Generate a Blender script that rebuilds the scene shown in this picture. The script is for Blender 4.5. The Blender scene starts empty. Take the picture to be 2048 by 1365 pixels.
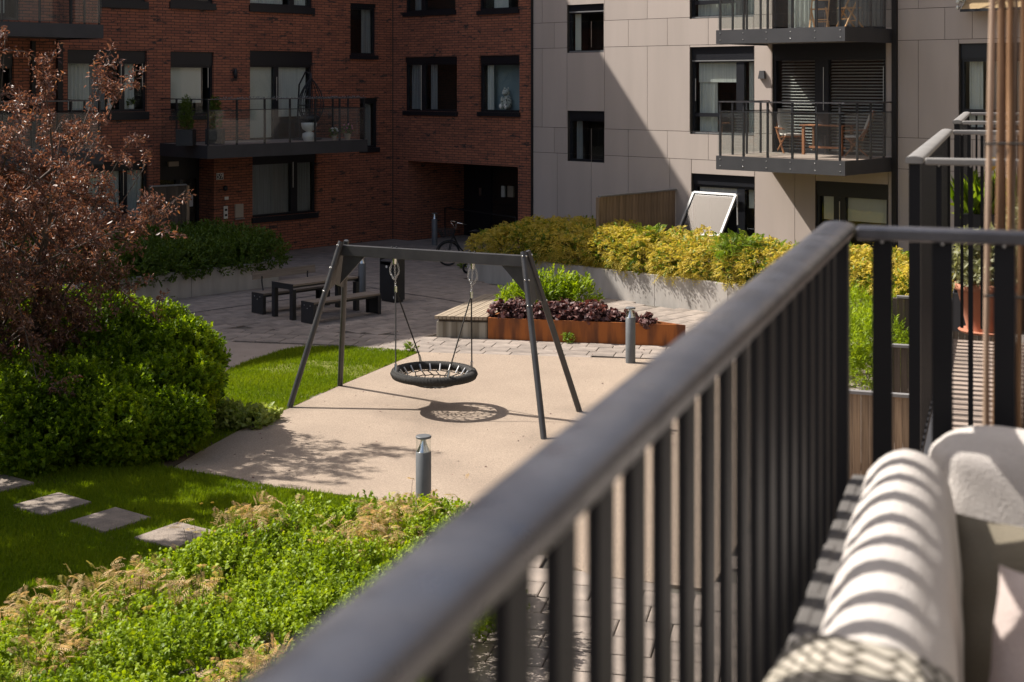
import bpy, math, random
import numpy as np
from mathutils import Vector, Matrix

random.seed(7)
rng = np.random.default_rng(11)
scene = bpy.context.scene
COL = scene.collection
R = math.radians

# ------------------------------------------------------------------ camera
# level camera 5 m above the courtyard, lens shifted down (verticals stay upright as in the photo)
FPX, EYE, CX, HY = 2800.0, 5.0, 1024.0, 165.0
cam_d = bpy.data.cameras.new('camera')
cam = bpy.data.objects.new('camera', cam_d)
COL.objects.link(cam)
cam.location = (0, 0, EYE)
cam.rotation_euler = (R(90), 0, 0)
cam_d.sensor_width = 36.0
cam_d.lens = 36.0 * FPX / 2048.0
cam_d.shift_y = -(682.5 - HY) / 2048.0
cam_d.clip_start = 0.05
cam_d.clip_end = 2000
cam_d.dof.use_dof = True
cam_d.dof.focus_distance = 22.5
cam_d.dof.aperture_fstop = 5.6
scene.camera = cam

# ------------------------------------------------------------------ light
LIGHT = Vector((0.84, -0.277, -1.0)).normalized()
w = bpy.data.worlds.new('World'); scene.world = w
w.use_nodes = True
nt = w.node_tree
sky = nt.nodes.new('ShaderNodeTexSky'); sky.sky_type = 'NISHITA'; sky.sun_disc = False
sky.sun_elevation = math.asin(-LIGHT.z); sky.sun_rotation = math.atan2(-LIGHT.x, -LIGHT.y)
sky.air_density = 1.0; sky.dust_density = 4.0; sky.ozone_density = 0.6
nt.links.new(sky.outputs[0], nt.nodes['Background'].inputs[0])
nt.nodes['Background'].inputs[1].default_value = 0.09
sun_d = bpy.data.lights.new('sun', 'SUN'); sun_d.energy = 5.0; sun_d.angle = R(0.55); sun_d.color = (1.0, 0.94, 0.86)
sun = bpy.data.objects.new('sun', sun_d); COL.objects.link(sun)
sun.location = (-40, 20, 50)
sun.rotation_euler = LIGHT.to_track_quat('-Z', 'Y').to_euler()
vs = scene.view_settings
vs.view_transform = 'Standard'; vs.look = 'None'; vs.gamma = 1.0; vs.use_curve_mapping = False
vs.exposure = 0.74
scene.render.engine = 'CYCLES'
scene.cycles.max_bounces = 8
scene.cycles.transparent_max_bounces = 16
scene.cycles.use_denoising = True

# ------------------------------------------------------------------ pixel helpers (measuring only)
def G(px, py, z=0.0):
    Y = FPX * (EYE - z) / (py - HY)
    return ((px - CX) / FPX * Y, Y)

class Frame:
    """vertical wall frame: local x runs right along the wall, y into the wall, z up"""
    def __init__(s, o, ang):
        s.o = o; s.ang = ang
        s.ux = (math.cos(ang), math.sin(ang)); s.uy = (-math.sin(ang), math.cos(ang))
    def x(s, px, off=0.0):
        k = (px - CX) / FPX
        ox, oy = s.o[0] - off * s.uy[0], s.o[1] - off * s.uy[1]
        return (k * oy - ox) / (s.ux[0] - k * s.ux[1])
    def z(s, px, py, off=0.0):
        oy = s.o[1] - off * s.uy[1] + s.x(px, off) * s.ux[1]
        return EYE - (py - HY) / FPX * oy
    def rect(s, x0, x1, yt, yb, off=0.0):
        return (s.x(x0, off), s.x(x1, off), s.z(x0, yb, off), s.z(x0, yt, off))
    def world(s, x, y):
        return (s.o[0] + x * s.ux[0] + y * s.uy[0], s.o[1] + x * s.ux[1] + y * s.uy[1])
    def local(s, wx, wy):
        dx, dy = wx - s.o[0], wy - s.o[1]
        return (dx * s.ux[0] + dy * s.ux[1], dx * s.uy[0] + dy * s.uy[1])
CORNER = (-3.8, 44.7)
AV = math.atan(2994 / 2800)
FR = Frame(CORNER, AV - math.pi / 2)     # right brick facade and the panel building
FL = Frame(CORNER, AV)                   # left brick facade

# ------------------------------------------------------------------ materials
MATS = {}
def nodes(m):
    m.use_nodes = True
    return m.node_tree, m.node_tree.nodes['Principled BSDF']
def mat(name, c1, c2=None, scale=4.0, rough=0.6, metal=0.0, bump=0.0, bscale=None, detail=5, spec=0.5, stretch=None, contrast=(0.35, 0.65), rvar=0.0, speck=0.0, sscale=90.0, roughvar=0.0):
    m = bpy.data.materials.new(name); MATS[name] = m
    t, b = nodes(m); L = t.links
    b.inputs['Base Color'].default_value = (*c1, 1)
    b.inputs['Roughness'].default_value = rough; b.inputs['Metallic'].default_value = metal
    b.inputs['Specular IOR Level'].default_value = spec
    tc = t.nodes.new('ShaderNodeTexCoord'); mp = t.nodes.new('ShaderNodeMapping')
    L.new(tc.outputs['Object'], mp.inputs[0])
    if stretch: mp.inputs['Scale'].default_value = stretch
    if c2 is not None:
        n = t.nodes.new('ShaderNodeTexNoise'); n.inputs['Scale'].default_value = scale; n.inputs['Detail'].default_value = detail
        L.new(mp.outputs[0], n.inputs['Vector'])
        cr = t.nodes.new('ShaderNodeValToRGB')
        cr.color_ramp.elements[0].position, cr.color_ramp.elements[1].position = contrast
        cr.color_ramp.elements[0].color = (*c1, 1); cr.color_ramp.elements[1].color = (*c2, 1)
        L.new(n.outputs['Fac'], cr.inputs[0])
        out = cr.outputs[0]
        if speck:
            n3 = t.nodes.new('ShaderNodeTexNoise'); n3.inputs['Scale'].default_value = sscale; n3.inputs['Detail'].default_value = 3
            L.new(mp.outputs[0], n3.inputs['Vector'])
            m3 = t.nodes.new('ShaderNodeMapRange'); m3.inputs[1].default_value = 0.3; m3.inputs[2].default_value = 0.7; m3.inputs[3].default_value = 1 - speck; m3.inputs[4].default_value = 1 + speck
            L.new(n3.outputs['Fac'], m3.inputs[0])
            h3 = t.nodes.new('ShaderNodeHueSaturation'); L.new(m3.outputs[0], h3.inputs['Value']); L.new(out, h3.inputs['Color']); out = h3.outputs[0]
        if rvar:
            oi = t.nodes.new('ShaderNodeObjectInfo'); hs = t.nodes.new('ShaderNodeHueSaturation')
            mr = t.nodes.new('ShaderNodeMapRange'); mr.inputs[3].default_value = 1 - rvar; mr.inputs[4].default_value = 1 + rvar
            L.new(oi.outputs['Random'], mr.inputs[0]); L.new(mr.outputs[0], hs.inputs['Value']); L.new(out, hs.inputs['Color'])
            out = hs.outputs[0]
        L.new(out, b.inputs['Base Color'])
    if roughvar:
        n4 = t.nodes.new('ShaderNodeTexNoise'); n4.inputs['Scale'].default_value = scale * 3; n4.inputs['Detail'].default_value = 8; L.new(mp.outputs[0], n4.inputs['Vector'])
        m4 = t.nodes.new('ShaderNodeMapRange'); m4.inputs[1].default_value = 0.3; m4.inputs[2].default_value = 0.7; m4.inputs[3].default_value = rough - roughvar; m4.inputs[4].default_value = rough + roughvar
        L.new(n4.outputs['Fac'], m4.inputs[0]); L.new(m4.outputs[0], b.inputs['Roughness'])
    if bump:
        n2 = t.nodes.new('ShaderNodeTexNoise'); n2.inputs['Scale'].default_value = bscale or scale * 6; n2.inputs['Detail'].default_value = 4
        L.new(mp.outputs[0], n2.inputs['Vector'])
        bp = t.nodes.new('ShaderNodeBump'); bp.inputs['Strength'].default_value = bump; bp.inputs['Distance'].default_value = 0.02
        L.new(n2.outputs['Fac'], bp.inputs['Height']); L.new(bp.outputs[0], b.inputs['Normal'])
    return m

def leaf_mat(name, cols, rough=0.45, trans=0.35, tcol=None, spec=0.35):
    m = bpy.data.materials.new(name); MATS[name] = m
    t, b = nodes(m); L = t.links
    at = t.nodes.new('ShaderNodeAttribute'); at.attribute_name = 'rnd'
    cr = t.nodes.new('ShaderNodeValToRGB'); els = cr.color_ramp.elements
    while len(els) < len(cols): els.new(0.5)
    for i, c in enumerate(cols):
        els[i].position = i / (len(cols) - 1); els[i].color = (*c, 1)
    L.new(at.outputs['Fac'], cr.inputs[0]); L.new(cr.outputs[0], b.inputs['Base Color'])
    b.inputs['Roughness'].default_value = rough; b.inputs['Specular IOR Level'].default_value = spec
    tr = t.nodes.new('ShaderNodeBsdfTranslucent'); mx = t.nodes.new('ShaderNodeMixShader')
    mx.inputs[0].default_value = trans
    mc = t.nodes.new('ShaderNodeMix'); mc.data_type = 'RGBA'; mc.blend_type = 'MULTIPLY'; mc.inputs[0].default_value = 1
    L.new(cr.outputs[0], mc.inputs[6]); mc.inputs[7].default_value = (*(tcol or (1.5, 1.5, 0.8)), 1)
    L.new(mc.outputs[2], tr.inputs[0])
    L.new(b.outputs[0], mx.inputs[1]); L.new(tr.outputs[0], mx.inputs[2])
    L.new(mx.outputs[0], t.nodes['Material Output'].inputs[0])
    return m

def glass_mat(name, tint=(0.9, 0.93, 0.92), refl=0.12, rough=0.01, dirt=0.0):
    m = bpy.data.materials.new(name); MATS[name] = m
    m.use_nodes = True; t = m.node_tree; L = t.links
    t.nodes.remove(t.nodes['Principled BSDF'])
    tr = t.nodes.new('ShaderNodeBsdfTransparent'); tr.inputs[0].default_value = (*tint, 1)
    gl = t.nodes.new('ShaderNodeBsdfGlossy'); gl.inputs['Roughness'].default_value = rough
    lw = t.nodes.new('ShaderNodeLayerWeight'); lw.inputs[0].default_value = 0.5
    fr = t.nodes.new('ShaderNodeMath'); fr.operation = 'POWER'; fr.inputs[1].default_value = 4.0; L.new(lw.outputs['Facing'], fr.inputs[0])
    ad = t.nodes.new('ShaderNodeMath'); ad.operation = 'MULTIPLY_ADD'; ad.inputs[1].default_value = 0.9; ad.inputs[2].default_value = 0.04 + refl; ad.use_clamp = True
    L.new(fr.outputs[0], ad.inputs[0])
    mx = t.nodes.new('ShaderNodeMixShader')
    L.new(ad.outputs[0], mx.inputs[0]); L.new(tr.outputs[0], mx.inputs[1]); L.new(gl.outputs[0], mx.inputs[2])
    out = mx.outputs[0]
    if dirt:
        df = t.nodes.new('ShaderNodeBsdfDiffuse'); df.inputs[0].default_value = (0.7, 0.7, 0.68, 1)
        m2 = t.nodes.new('ShaderNodeMixShader'); m2.inputs[0].default_value = dirt
        L.new(out, m2.inputs[1]); L.new(df.outputs[0], m2.inputs[2]); out = m2.outputs[0]
    L.new(out, t.nodes['Material Output'].inputs[0])
    return m

def brick_mat():
    m = bpy.data.materials.new('brick'); MATS['brick'] = m
    t, b = nodes(m); L = t.links
    tc = t.nodes.new('ShaderNodeTexCoord'); sp = t.nodes.new('ShaderNodeSeparateXYZ'); L.new(tc.outputs['Object'], sp.inputs[0])
    ad = t.nodes.new('ShaderNodeMath'); ad.operation = 'ADD'; L.new(sp.outputs[0], ad.inputs[0]); L.new(sp.outputs[1], ad.inputs[1])
    cb = t.nodes.new('ShaderNodeCombineXYZ'); L.new(ad.outputs[0], cb.inputs[0]); L.new(sp.outputs[2], cb.inputs[1])
    def br(c1, c2, mo, bias, w=0.28, h=0.0775):
        n = t.nodes.new('ShaderNodeTexBrick'); n.offset = 0.37; n.squash = 1
        n.inputs['Color1'].default_value = (*c1, 1); n.inputs['Color2'].default_value = (*c2, 1); n.inputs['Mortar'].default_value = (*mo, 1)
        n.inputs['Scale'].default_value = 1; n.inputs['Mortar Size'].default_value = 0.010; n.inputs['Mortar Smooth'].default_value = 0.2
        n.inputs['Bias'].default_value = bias; n.inputs['Brick Width'].default_value = w; n.inputs['Row Height'].default_value = h
        L.new(cb.outputs[0], n.inputs['Vector']); return n
    n1 = br((0.41, 0.150, 0.086), (0.27, 0.105, 0.068), (0.085, 0.06, 0.048), -0.1)
    n2 = br((0.085, 0.058, 0.05), (0.05, 0.042, 0.042), (0.06, 0.047, 0.042), 0.0)
    no = t.nodes.new('ShaderNodeTexNoise'); no.inputs['Scale'].default_value = 1.1; no.inputs['Detail'].default_value = 6; no.inputs['Roughness'].default_value = 0.75
    mp = t.nodes.new('ShaderNodeMapping'); mp.inputs['Scale'].default_value = (1.6, 5.5, 1); L.new(cb.outputs[0], mp.inputs[0]); L.new(mp.outputs[0], no.inputs['Vector'])
    cr = t.nodes.new('ShaderNodeValToRGB'); cr.color_ramp.elements[0].position = 0.565; cr.color_ramp.elements[1].position = 0.61
    L.new(no.outputs['Fac'], cr.inputs[0])
    mx = t.nodes.new('ShaderNodeMix'); mx.data_type = 'RGBA'
    L.new(cr.outputs[0], mx.inputs[0]); L.new(n1.outputs['Color'], mx.inputs[6]); L.new(n2.outputs['Color'], mx.inputs[7])
    # soft weathering
    n3 = t.nodes.new('ShaderNodeTexNoise'); n3.inputs['Scale'].default_value = 0.35; n3.inputs['Detail'].default_value = 3; L.new(cb.outputs[0], n3.inputs['Vector'])
    mr = t.nodes.new('ShaderNodeMapRange'); mr.inputs[3].default_value = 0.78; mr.inputs[4].default_value = 1.2; L.new(n3.outputs['Fac'], mr.inputs[0])
    hs = t.nodes.new('ShaderNodeHueSaturation'); L.new(mx.outputs[2], hs.inputs['Color']); L.new(mr.outputs[0], hs.inputs['Value'])
    L.new(hs.outputs[0], b.inputs['Base Color'])
    b.inputs['Roughness'].default_value = 0.85; b.inputs['Specular IOR Level'].default_value = 0.2
    bp = t.nodes.new('ShaderNodeBump'); bp.inputs['Strength'].default_value = 0.6; bp.inputs['Distance'].default_value = 0.012; bp.invert = True
    L.new(n1.outputs['Fac'], bp.inputs['Height']); L.new(bp.outputs[0], b.inputs['Normal'])
    return m
brick_mat()

mat('panel', (0.445, 0.38, 0.338), (0.482, 0.412, 0.367), 0.8, 0.5, bump=0.0, rvar=0.045, stretch=(2.5, 2.5, 0.35), detail=8)
mat('joint', (0.05, 0.045, 0.04), rough=0.9)
mat('black_metal', (0.014, 0.015, 0.018), (0.02, 0.021, 0.025), 3, 0.45)
mat('frame_black', (0.011, 0.012, 0.016), rough=0.4)
mat('frame_trim', (0.20, 0.20, 0.20), rough=0.45, metal=0.0)
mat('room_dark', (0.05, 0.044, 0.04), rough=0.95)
mat('curtain', (0.72, 0.73, 0.69), (0.55, 0.56, 0.54), 2, 0.9, stretch=(20, 20, 0.3))
mat('curtain_grey', (0.30, 0.31, 0.32), (0.20, 0.205, 0.21), 2, 0.9, stretch=(20, 20, 0.3))
mat('blind', (0.68, 0.66, 0.58), rough=0.8)
mat('blind_slat', (0.62, 0.60, 0.58), rough=0.5)
glass_mat('glass', (0.93, 0.95, 0.94), 0.0)
glass_mat('sash_glass', (0.6, 0.62, 0.64), 0.045, 0.03)
glass_mat('rail_glass', (0.93, 0.95, 0.945), 0.0, dirt=0.012)
mat('fascia', (0.035, 0.035, 0.039), (0.045, 0.045, 0.049), 2, 0.55)
mat('steel', (0.55, 0.55, 0.55), rough=0.3, metal=1.0)
mat('bright_steel', (0.8, 0.8, 0.78), rough=0.18, metal=1.0)
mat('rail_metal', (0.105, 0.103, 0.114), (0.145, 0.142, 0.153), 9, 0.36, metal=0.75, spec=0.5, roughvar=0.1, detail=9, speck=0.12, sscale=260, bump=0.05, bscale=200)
mat('baluster', (0.011, 0.011, 0.013), rough=0.55, spec=0.2)
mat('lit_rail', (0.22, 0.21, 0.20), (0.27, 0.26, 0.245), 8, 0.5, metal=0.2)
mat('swing_steel', (0.050, 0.050, 0.054), (0.066, 0.066, 0.068), 5, 0.40, metal=0.3)
mat('rope_black', (0.018, 0.017, 0.016), (0.035, 0.033, 0.03), 60, 0.85, bump=0.5, bscale=120)
mat('concrete', (0.46, 0.43, 0.395), (0.34, 0.318, 0.288), 1.3, 0.9, bump=0.15, bscale=30, stretch=(2.5, 2.5, 0.4), detail=8)
mat('stained_concrete', (0.38, 0.35, 0.29), (0.15, 0.125, 0.09), 1.6, 0.9, bump=0.2, bscale=40, stretch=(5, 5, 0.15))
mat('slab', (0.30, 0.25, 0.212), (0.205, 0.172, 0.147), 3.2, 0.88, bump=0.25, bscale=60, rvar=0.17, detail=8, speck=0.1, sscale=50)
mat('slab_bed', (0.085, 0.073, 0.062), (0.14, 0.125, 0.10), 5, 0.95)
mat('sand_rubber', (0.355, 0.278, 0.212), (0.285, 0.222, 0.17), 0.9, 0.95, bump=0.6, bscale=140, contrast=(0.25, 0.8), detail=9, speck=0.28, sscale=55)
def stain(m, spots):
    # scuffed, darker wear with its own outline
    t = m.node_tree; L = t.links; b = t.nodes['Principled BSDF']; src = b.inputs['Base Color'].links[0].from_socket
    tc = t.nodes.new('ShaderNodeTexCoord'); no = t.nodes.new('ShaderNodeTexNoise'); no.inputs['Scale'].default_value = 2.2; no.inputs['Detail'].default_value = 7; L.new(tc.outputs['Object'], no.inputs['Vector'])
    for (x, y, r, k) in spots:
        d = t.nodes.new('ShaderNodeVectorMath'); d.operation = 'DISTANCE'; d.inputs[1].default_value = (x, y, 0); L.new(tc.outputs['Object'], d.inputs[0])
        a = t.nodes.new('ShaderNodeMath'); a.operation = 'MULTIPLY_ADD'; a.inputs[1].default_value = -1.6 * r; L.new(no.outputs['Fac'], a.inputs[0]); L.new(d.outputs['Value'], a.inputs[2])
        mr = t.nodes.new('ShaderNodeMapRange'); mr.inputs[1].default_value = -0.6 * r; mr.inputs[2].default_value = 0.4 * r; mr.inputs[3].default_value = 1 - k; mr.inputs[4].default_value = 1.0; L.new(a.outputs[0], mr.inputs[0])
        h = t.nodes.new('ShaderNodeHueSaturation'); L.new(src, h.inputs['Color']); L.new(mr.outputs[0], h.inputs['Value']); src = h.outputs[0]
    L.new(src, b.inputs['Base Color'])
stain(MATS['sand_rubber'], [(-1.2, 21.35, 0.9, 0.22), (-1.3, 22.6, 0.7, 0.10), (-0.9, 20.2, 0.8, 0.10), (-3.4, 21.6, 0.5, 0.16), (-2.9, 23.1, 0.5, 0.16), (0.45, 19.7, 0.5, 0.16), (1.03, 21.3, 0.5, 0.16), (0.2, 17.6, 1.0, 0.08), (-1.0, 18.4, 0.6, 0.09)])
mat('path', (0.29, 0.235, 0.195), (0.33, 0.27, 0.225), 3, 0.9, bump=0.2, bscale=150, speck=0.1)
mat('soil', (0.065, 0.045, 0.03), (0.10, 0.07, 0.05), 6, 0.95, bump=0.6, bscale=40)
mat('turf', (0.10, 0.115, 0.010), (0.15, 0.155, 0.016), 2.5, 0.95, bump=0.6, bscale=80)
mat('stone', (0.27, 0.22, 0.178), (0.18, 0.145, 0.118), 5, 0.9, bump=0.5, bscale=50, detail=9, speck=0.2, sscale=60)
mat('corten', (0.35, 0.105, 0.018), (0.13, 0.04, 0.012), 3.0, 0.75, bump=0.1, bscale=60, stretch=(1.8, 1.8, 0.35), contrast=(0.42, 0.66))
mat('wood_deck', (0.36, 0.29, 0.21), (0.25, 0.20, 0.145), 3, 0.8, bump=0.2, bscale=20, stretch=(0.6, 14, 14), rvar=0.12)
mat('wood_grey', (0.24, 0.195, 0.155), (0.17, 0.135, 0.105), 3, 0.8, bump=0.2, bscale=20, stretch=(0.6, 14, 14), rvar=0.12)
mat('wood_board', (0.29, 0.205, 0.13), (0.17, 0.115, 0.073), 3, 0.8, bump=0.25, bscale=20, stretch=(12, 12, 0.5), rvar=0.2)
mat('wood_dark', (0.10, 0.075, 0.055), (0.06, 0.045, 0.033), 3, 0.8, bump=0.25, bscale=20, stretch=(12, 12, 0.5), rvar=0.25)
mat('deck_board', (0.34, 0.27, 0.225), (0.26, 0.205, 0.17), 3, 0.8, bump=0.2, bscale=15, stretch=(0.6, 14, 14), rvar=0.10)
mat('teak', (0.36, 0.15, 0.06), (0.26, 0.10, 0.04), 4, 0.6, stretch=(3, 3, 3))
mat('pine', (0.50, 0.30, 0.14), (0.42, 0.24, 0.10), 4, 0.6)
mat('canvas', (0.66, 0.61, 0.56), (0.60, 0.55, 0.50), 30, 0.95, bump=0.15, bscale=300)
mat('white_fabric', (0.56, 0.52, 0.485), (0.51, 0.47, 0.44), 5, 0.95, bump=0.35, bscale=260, speck=0.06, sscale=400)
mat('olive_fabric', (0.19, 0.165, 0.12), (0.16, 0.138, 0.10), 6, 0.95, bump=0.3, bscale=300)
mat('pink_fabric', (0.48, 0.40, 0.37), (0.42, 0.35, 0.32), 8, 0.95, bump=0.3, bscale=250)
mat('white_paint', (0.75, 0.74, 0.70), rough=0.5)
mat('paper', (0.62, 0.62, 0.66), rough=0.9)
mat('terracotta', (0.42, 0.17, 0.10), (0.36, 0.145, 0.085), 8, 0.85)
mat('bamboo', (0.33, 0.19, 0.10), (0.15, 0.075, 0.033), 4, 0.5, stretch=(6, 6, 0.8), rvar=0.55)
mat('bamboo_dark', (0.20, 0.10, 0.045), (0.11, 0.05, 0.022), 5, 0.5, stretch=(6, 6, 0.8), rvar=0.3)
mat('bamboo_pale', (0.40, 0.29, 0.215), (0.27, 0.18, 0.12), 5, 0.5, stretch=(6, 6, 0.8), rvar=0.2)
mat('bark', (0.07, 0.05, 0.042), (0.11, 0.085, 0.07), 12, 0.9, bump=0.4, stretch=(1, 1, 0.3))
mat('twig', (0.10, 0.07, 0.045), rough=0.9)
mat('fence_cap', (0.16, 0.155, 0.155), (0.20, 0.195, 0.19), 6, 0.6)
mat('tyre', (0.012, 0.012, 0.012), rough=0.8)
mat('own_wall', (0.13, 0.122, 0.115), (0.15, 0.14, 0.13), 1, 0.8)
mat('yellow_petal', (0.75, 0.45, 0.03), rough=0.6)
mat('pink_petal', (0.55, 0.2, 0.28), rough=0.6)
mat('plush_white', (0.70, 0.70, 0.66), (0.10, 0.10, 0.10), 16, 0.95, contrast=(0.54, 0.60))
mat('blue_backdrop', (0.28, 0.36, 0.39), rough=0.9)
mat('lamp_glass', (0.85, 0.85, 0.82), rough=0.2)
mat('pipe', (0.012, 0.010, 0.010), rough=0.6)
mat('beige_box', (0.42, 0.36, 0.29), rough=0.6)
mat('sofa_slat', (0.09, 0.085, 0.08), (0.13, 0.12, 0.115), 6, 0.7, stretch=(1, 1, 1))
mat('awning', (0.40, 0.28, 0.15), (0.34, 0.23, 0.12), 8, 0.9)

leaf_mat('leaf_lime', [(0.10, 0.165, 0.006), (0.215, 0.305, 0.009), (0.35, 0.43, 0.018)], trans=0.42, tcol=(1.45, 1.4, 0.45), rough=0.5, spec=0.3)
leaf_mat('leaf_bush', [(0.06, 0.115, 0.006), (0.15, 0.245, 0.008), (0.29, 0.38, 0.016)], trans=0.48, tcol=(1.5, 1.45, 0.5), rough=0.5, spec=0.3)
leaf_mat('leaf_dark', [(0.055, 0.10, 0.010), (0.09, 0.145, 0.013), (0.13, 0.19, 0.018)], trans=0.3)
leaf_mat('leaf_yellow', [(0.24, 0.25, 0.02), (0.46, 0.38, 0.055), (0.60, 0.48, 0.12), (0.53, 0.46, 0.07)], trans=0.42, rough=0.6, tcol=(1.3, 1.25, 0.65), spec=0.25)
leaf_mat('leaf_tan', [(0.36, 0.31, 0.08), (0.52, 0.37, 0.18), (0.62, 0.44, 0.25), (0.46, 0.40, 0.11)], trans=0.38, rough=0.6, tcol=(1.25, 1.1, 0.75), spec=0.25)
leaf_mat('leaf_fern', [(0.10, 0.17, 0.015), (0.15, 0.22, 0.02), (0.24, 0.28, 0.03)], trans=0.35)
leaf_mat('leaf_purple', [(0.075, 0.040, 0.034), (0.155, 0.083, 0.064), (0.25, 0.15, 0.12), (0.33, 0.18, 0.075)], trans=0.3, rough=0.42, tcol=(1.5, 0.95, 0.6), spec=0.5)
leaf_mat('leaf_heuchera', [(0.045, 0.021, 0.022), (0.11, 0.050, 0.048), (0.23, 0.125, 0.11)], trans=0.18, rough=0.5, tcol=(1.5, 0.75, 0.6))
leaf_mat('leaf_pale', [(0.20, 0.26, 0.05), (0.30, 0.36, 0.09), (0.40, 0.44, 0.14)], trans=0.4, tcol=(1.3, 1.3, 0.7))
leaf_mat('leaf_silver', [(0.20, 0.21, 0.11), (0.30, 0.30, 0.18), (0.14, 0.17, 0.07)], trans=0.25)
leaf_mat('grass', [(0.10, 0.165, 0.005), (0.165, 0.235, 0.007), (0.26, 0.31, 0.014)], trans=0.42, rough=0.6, tcol=(1.25, 1.25, 0.45), spec=0.2)

# ------------------------------------------------------------------ mesh builder
class MB:
    def __init__(s): s.v = []; s.f = []; s.sm = []
    def add(s, vs_, fs, smooth=False):
        o = len(s.v); s.v += [tuple(map(float, q)) for q in vs_]
        for f in fs: s.f.append(tuple(i + o for i in f)); s.sm.append(smooth)
        return s
    def box(s, x0, x1, y0, y1, z0, z1):
        return s.add([(x0, y0, z0), (x1, y0, z0), (x1, y1, z0), (x0, y1, z0), (x0, y0, z1), (x1, y0, z1), (x1, y1, z1), (x0, y1, z1)],
                     [(0, 3, 2, 1), (4, 5, 6, 7), (0, 1, 5, 4), (1, 2, 6, 5), (2, 3, 7, 6), (3, 0, 4, 7)])
    def bar(s, p, q, wd, ht, up=(0, 0, 1)):
        p, q = Vector(p), Vector(q); d = (q - p).normalized(); u = Vector(up)
        sd = d.cross(u)
        if sd.length < 1e-4: sd = d.cross(Vector((1, 0, 0)))
        sd.normalize(); u = sd.cross(d)
        c = []
        for e in (p, q):
            for a, b in ((-1, -1), (1, -1), (1, 1), (-1, 1)): c.append(e + sd * (a * wd / 2) + u * (b * ht / 2))
        return s.add(c, [(0, 1, 2, 3), (7, 6, 5, 4), (0, 4, 5, 1), (1, 5, 6, 2), (2, 6, 7, 3), (3, 7, 4, 0)])
    def tube(s, pts, r, n=10, caps=True, closed=False):
        pts = [Vector(p) for p in pts]; k = len(pts)
        rs = r if isinstance(r, (list, tuple)) else [r] * k
        vs_ = []; prev = None
        for i in range(k):
            a = pts[i - 1] if (i > 0 or closed) else pts[i]
            b = pts[(i + 1) % k] if (i < k - 1 or closed) else pts[i]
            d = (b - a).normalized()
            if prev is None:
                prev = d.cross(Vector((0, 0, 1)))
                if prev.length < 0.05: prev = d.cross(Vector((1, 0, 0)))
            u = (prev - d * prev.dot(d)).normalized(); prev = u; vv = d.cross(u)
            for j in range(n):
                an = 2 * math.pi * j / n
                vs_.append(pts[i] + (u * math.cos(an) + vv * math.sin(an)) * rs[i])
        fs = []
        for i in range(k if closed else k - 1):
            i2 = (i + 1) % k
            for j in range(n):
                j2 = (j + 1) % n
                fs.append((i * n + j, i * n + j2, i2 * n + j2, i2 * n + j))
        s.add(vs_, fs, True)
        if caps and not closed:
            s.add(vs_[:n], [tuple(range(n))[::-1]]); s.add(vs_[-n:], [tuple(range(n))])
        return s
    def lathe(s, prof, c=(0, 0), n=20, smooth=True):
        vs_ = []
        for (r, z) in prof:
            for j in range(n):
                a = 2 * math.pi * j / n; vs_.append((c[0] + r * math.cos(a), c[1] + r * math.sin(a), z))
        fs = [(i * n + j, i * n + (j + 1) % n, (i + 1) * n + (j + 1) % n, (i + 1) * n + j) for i in range(len(prof) - 1) for j in range(n)]
        s.add(vs_, fs, smooth)
        if prof[-1][0] > 1e-4: s.add(vs_[-n:], [tuple(range(n))])
        if prof[0][0] > 1e-4: s.add(vs_[:n], [tuple(range(n))[::-1]])
        return s
    def prism(s, poly, z0, z1):
        n = len(poly)
        a = sum(poly[i][0] * poly[(i + 1) % n][1] - poly[(i + 1) % n][0] * poly[i][1] for i in range(n))
        if a < 0: poly = poly[::-1]
        vs_ = [(x, y, z0) for x, y in poly] + [(x, y, z1) for x, y in poly]
        return s.add(vs_, [tuple(range(n))[::-1], tuple(range(n, 2 * n))] + [(i, (i + 1) % n, n + (i + 1) % n, n + i) for i in range(n)])
    def ball(s, c, r, n=10, m=7):
        rx, ry, rz = r if isinstance(r, (list, tuple)) else (r, r, r)
        vs_ = [(c[0], c[1], c[2] - rz)]
        for i in range(1, m):
            ph = -math.pi / 2 + math.pi * i / m
            for j in range(n):
                a = 2 * math.pi * j / n
                vs_.append((c[0] + rx * math.cos(ph) * math.cos(a), c[1] + ry * math.cos(ph) * math.sin(a), c[2] + rz * math.sin(ph)))
        vs_.append((c[0], c[1], c[2] + rz)); T = len(vs_) - 1
        fs = [(0, 1 + (j + 1) % n, 1 + j) for j in range(n)]
        for i in range(m - 2):
            for j in range(n):
                a0 = 1 + i * n; b0 = a0 + n
                fs.append((a0 + j, a0 + (j + 1) % n, b0 + (j + 1) % n, b0 + j))
        a0 = 1 + (m - 2) * n
        fs += [(a0 + j, a0 + (j + 1) % n, T) for j in range(n)]
        return s.add(vs_, fs, True)
    def mesh(s, name, m):
        me = bpy.data.meshes.new(name); me.from_pydata(s.v, [], s.f)
        me.polygons.foreach_set('use_smooth', s.sm)
        if m: me.materials.append(MATS[m])
        me.update(); return me
    def build(s, name, m, parent=None, bevel=0.0, loc=None, rz=0.0):
        o = bpy.data.objects.new(name, s.mesh(name, m)); COL.objects.link(o)
        if parent: o.parent = parent
        if loc: o.location = loc
        if rz: o.rotation_euler = (0, 0, rz)
        if bevel:
            b = o.modifiers.new('bevel', 'BEVEL'); b.width = bevel; b.segments = 2; b.limit_method = 'ANGLE'
        return o
def inst(name, me, parent=None, loc=(0, 0, 0), rot=(0, 0, 0), sc=None):
    o = bpy.data.objects.new(name, me); COL.objects.link(o)
    if parent: o.parent = parent
    o.location = loc; o.rotation_euler = rot
    if sc: o.scale = sc
    return o
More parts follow.
